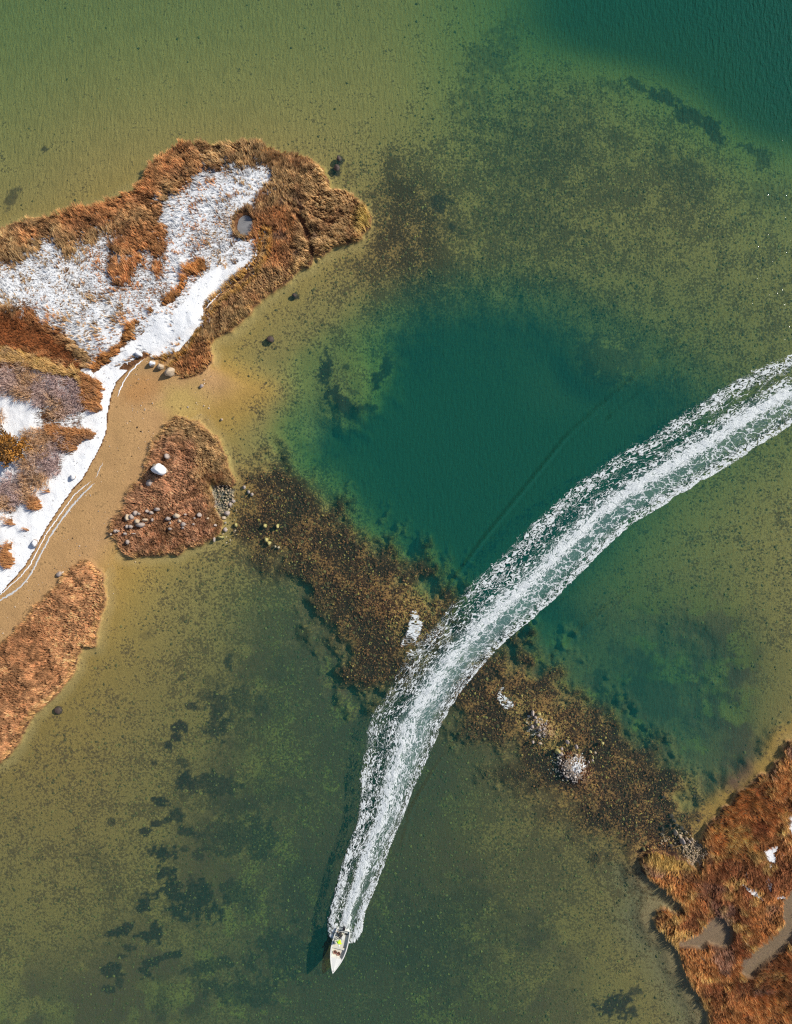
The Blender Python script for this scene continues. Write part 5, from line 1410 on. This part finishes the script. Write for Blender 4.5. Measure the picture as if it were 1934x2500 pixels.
def hand(parent, p, d, s_):
    d = Vector(d).normalized(); up = Vector((0, 0, 1)); side = d.cross(up).normalized() if abs(d.z) < .95 else Vector((0, 1, 0)); nrm = side.cross(d)
    p = Vector(p); verts = [p, p + d * .045, p + d * .085]; edges = [(0, 1), (1, 2)]; rad = [.024, (.036, .02), (.036, .018)]
    for k in range(4):
        off = side * (k - 1.5) * .02; L_ = (.06, .075, .07, .055)[k]
        a = len(verts); verts += [p + d * .1 + off, p + d * (.1 + L_ * .5) + off - nrm * .012, p + d * (.1 + L_ * .75) + off - nrm * .045]
        edges += [(2, a), (a, a + 1), (a + 1, a + 2)]; rad += [.009, .009, .008]
    a = len(verts); verts += [p + d * .04 + side * .04 * s_, p + d * .085 + side * .058 * s_ - nrm * .015]; edges += [(1, a), (a, a + 1)]; rad += [.012, .010]
    skin_mesh('hand', verts, edges, rad, SKIN, parent, sub=1)
def person(loc_px, zbase, label, pose):
    root = bpy.data.objects.new('person', None); C.objects.link(root)
    lx, ly = loc_px; place(root, lx, ly, zbase)
    tag(root, label, 'person', None)
    if pose == 'stand':
        hip = Vector((0, 0, .93)); chest = Vector((.17, 0, 1.28)); neck = Vector((.30, 0, 1.47)); hd = (.40, 0, 1.60)
        body = [hip, Vector((.07, 0, 1.1)), chest, neck, Vector((.35, 0, 1.53)),
                Vector((.0, .10, .9)), Vector((.07, .13, .50)), Vector((0, .14, .10)), Vector((.14, .15, .05)),
                Vector((.0, -.10, .9)), Vector((.05, -.14, .50)), Vector((-.04, -.16, .10)), Vector((.10, -.18, .05))]
        edges = [(0, 1), (1, 2), (2, 3), (3, 4), (0, 5), (5, 6), (6, 7), (7, 8), (0, 9), (9, 10), (10, 11), (11, 12)]
        rad = [(.15, .12), .14, (.17, .13), .07, .055, .09, .065, .045, .04, .09, .065, .045, .04]
        arms = [([(.22, .20, 1.38), (.26, .32, 1.13), (.45, .28, .98)], 1), ([(.20, -.20, 1.38), (.10, -.36, 1.15), (.28, -.42, .98)], -1)]
        top, low = LIME, GREYC
    else:
        body = [Vector((0, 0, .10)), Vector((.0, 0, .28)), Vector((.08, 0, .46)), Vector((.16, 0, .62)), Vector((.2, 0, .68)),
                Vector((.08, .11, .10)), Vector((.46, .16, .14)), Vector((.46, .17, -.15)), Vector((.58, .17, -.18)),
                Vector((.08, -.11, .10)), Vector((.46, -.14, .14)), Vector((.50, -.15, -.15)), Vector((.62, -.15, -.18))]
        edges = [(0, 1), (1, 2), (2, 3), (3, 4), (0, 5), (5, 6), (6, 7), (7, 8), (0, 9), (9, 10), (10, 11), (11, 12)]
        rad = [(.16, .13), .15, (.18, .14), .07, .055, .095, .07, .05, .042, .095, .07, .05, .042]
        arms = [([(.10, .20, .55), (.12, .33, .32), (.34, .26, .22)], 1), ([(.10, -.20, .55), (.10, -.36, .36), (-.14, -.46, .42)], -1)]
        hd = (.27, 0, .79); top, low = DARKC, MAROON
    skin_mesh('body', body, edges, rad, low, root, sub=2)
    # jacket over the torso and the arms, one surface
    jv = [body[0] + Vector((0, 0, .03)), body[1], body[2], body[3] - Vector((.01, 0, .02))]; je = [(0, 1), (1, 2), (2, 3)]; jr = [(.185, .155), (.18, .15), (.215, .165), .09]
    for pts_, s_ in arms:
        a = len(jv); jv += [Vector(p) for p in pts_]; je += [(2, a), (a, a + 1), (a + 1, a + 2)]; jr += [.085, .066, .05]
    skin_mesh('jacket', jv, je, jr, top, root, sub=2)
    for pts_, s_ in arms:
        e = Vector(pts_[2]); hand(root, e, e - Vector(pts_[1]), s_)
    for k in (7, 11):
        f = body[k]; b_ = box('boot', f.x - .07, f.x + .20, f.y - .055, f.y + .055, f.z - .10, f.z + .06, BOOT, parent=root, bev=.03)
    head(root, hd, .35, WHITEC if pose == 'stand' else BLACK)
    return root
lx, ly = to_boat(831, 2284, .25)
person(to_boat(829.5, 2298.5, 1.5), .205, 'person in a lime yellow jacket, white cap and grey trousers standing in the stern', 'stand')
person(to_boat(831.5, 2279, .8), .46, 'person in dark clothes sitting low beside the outboard motor', 'sit')
print('script done')
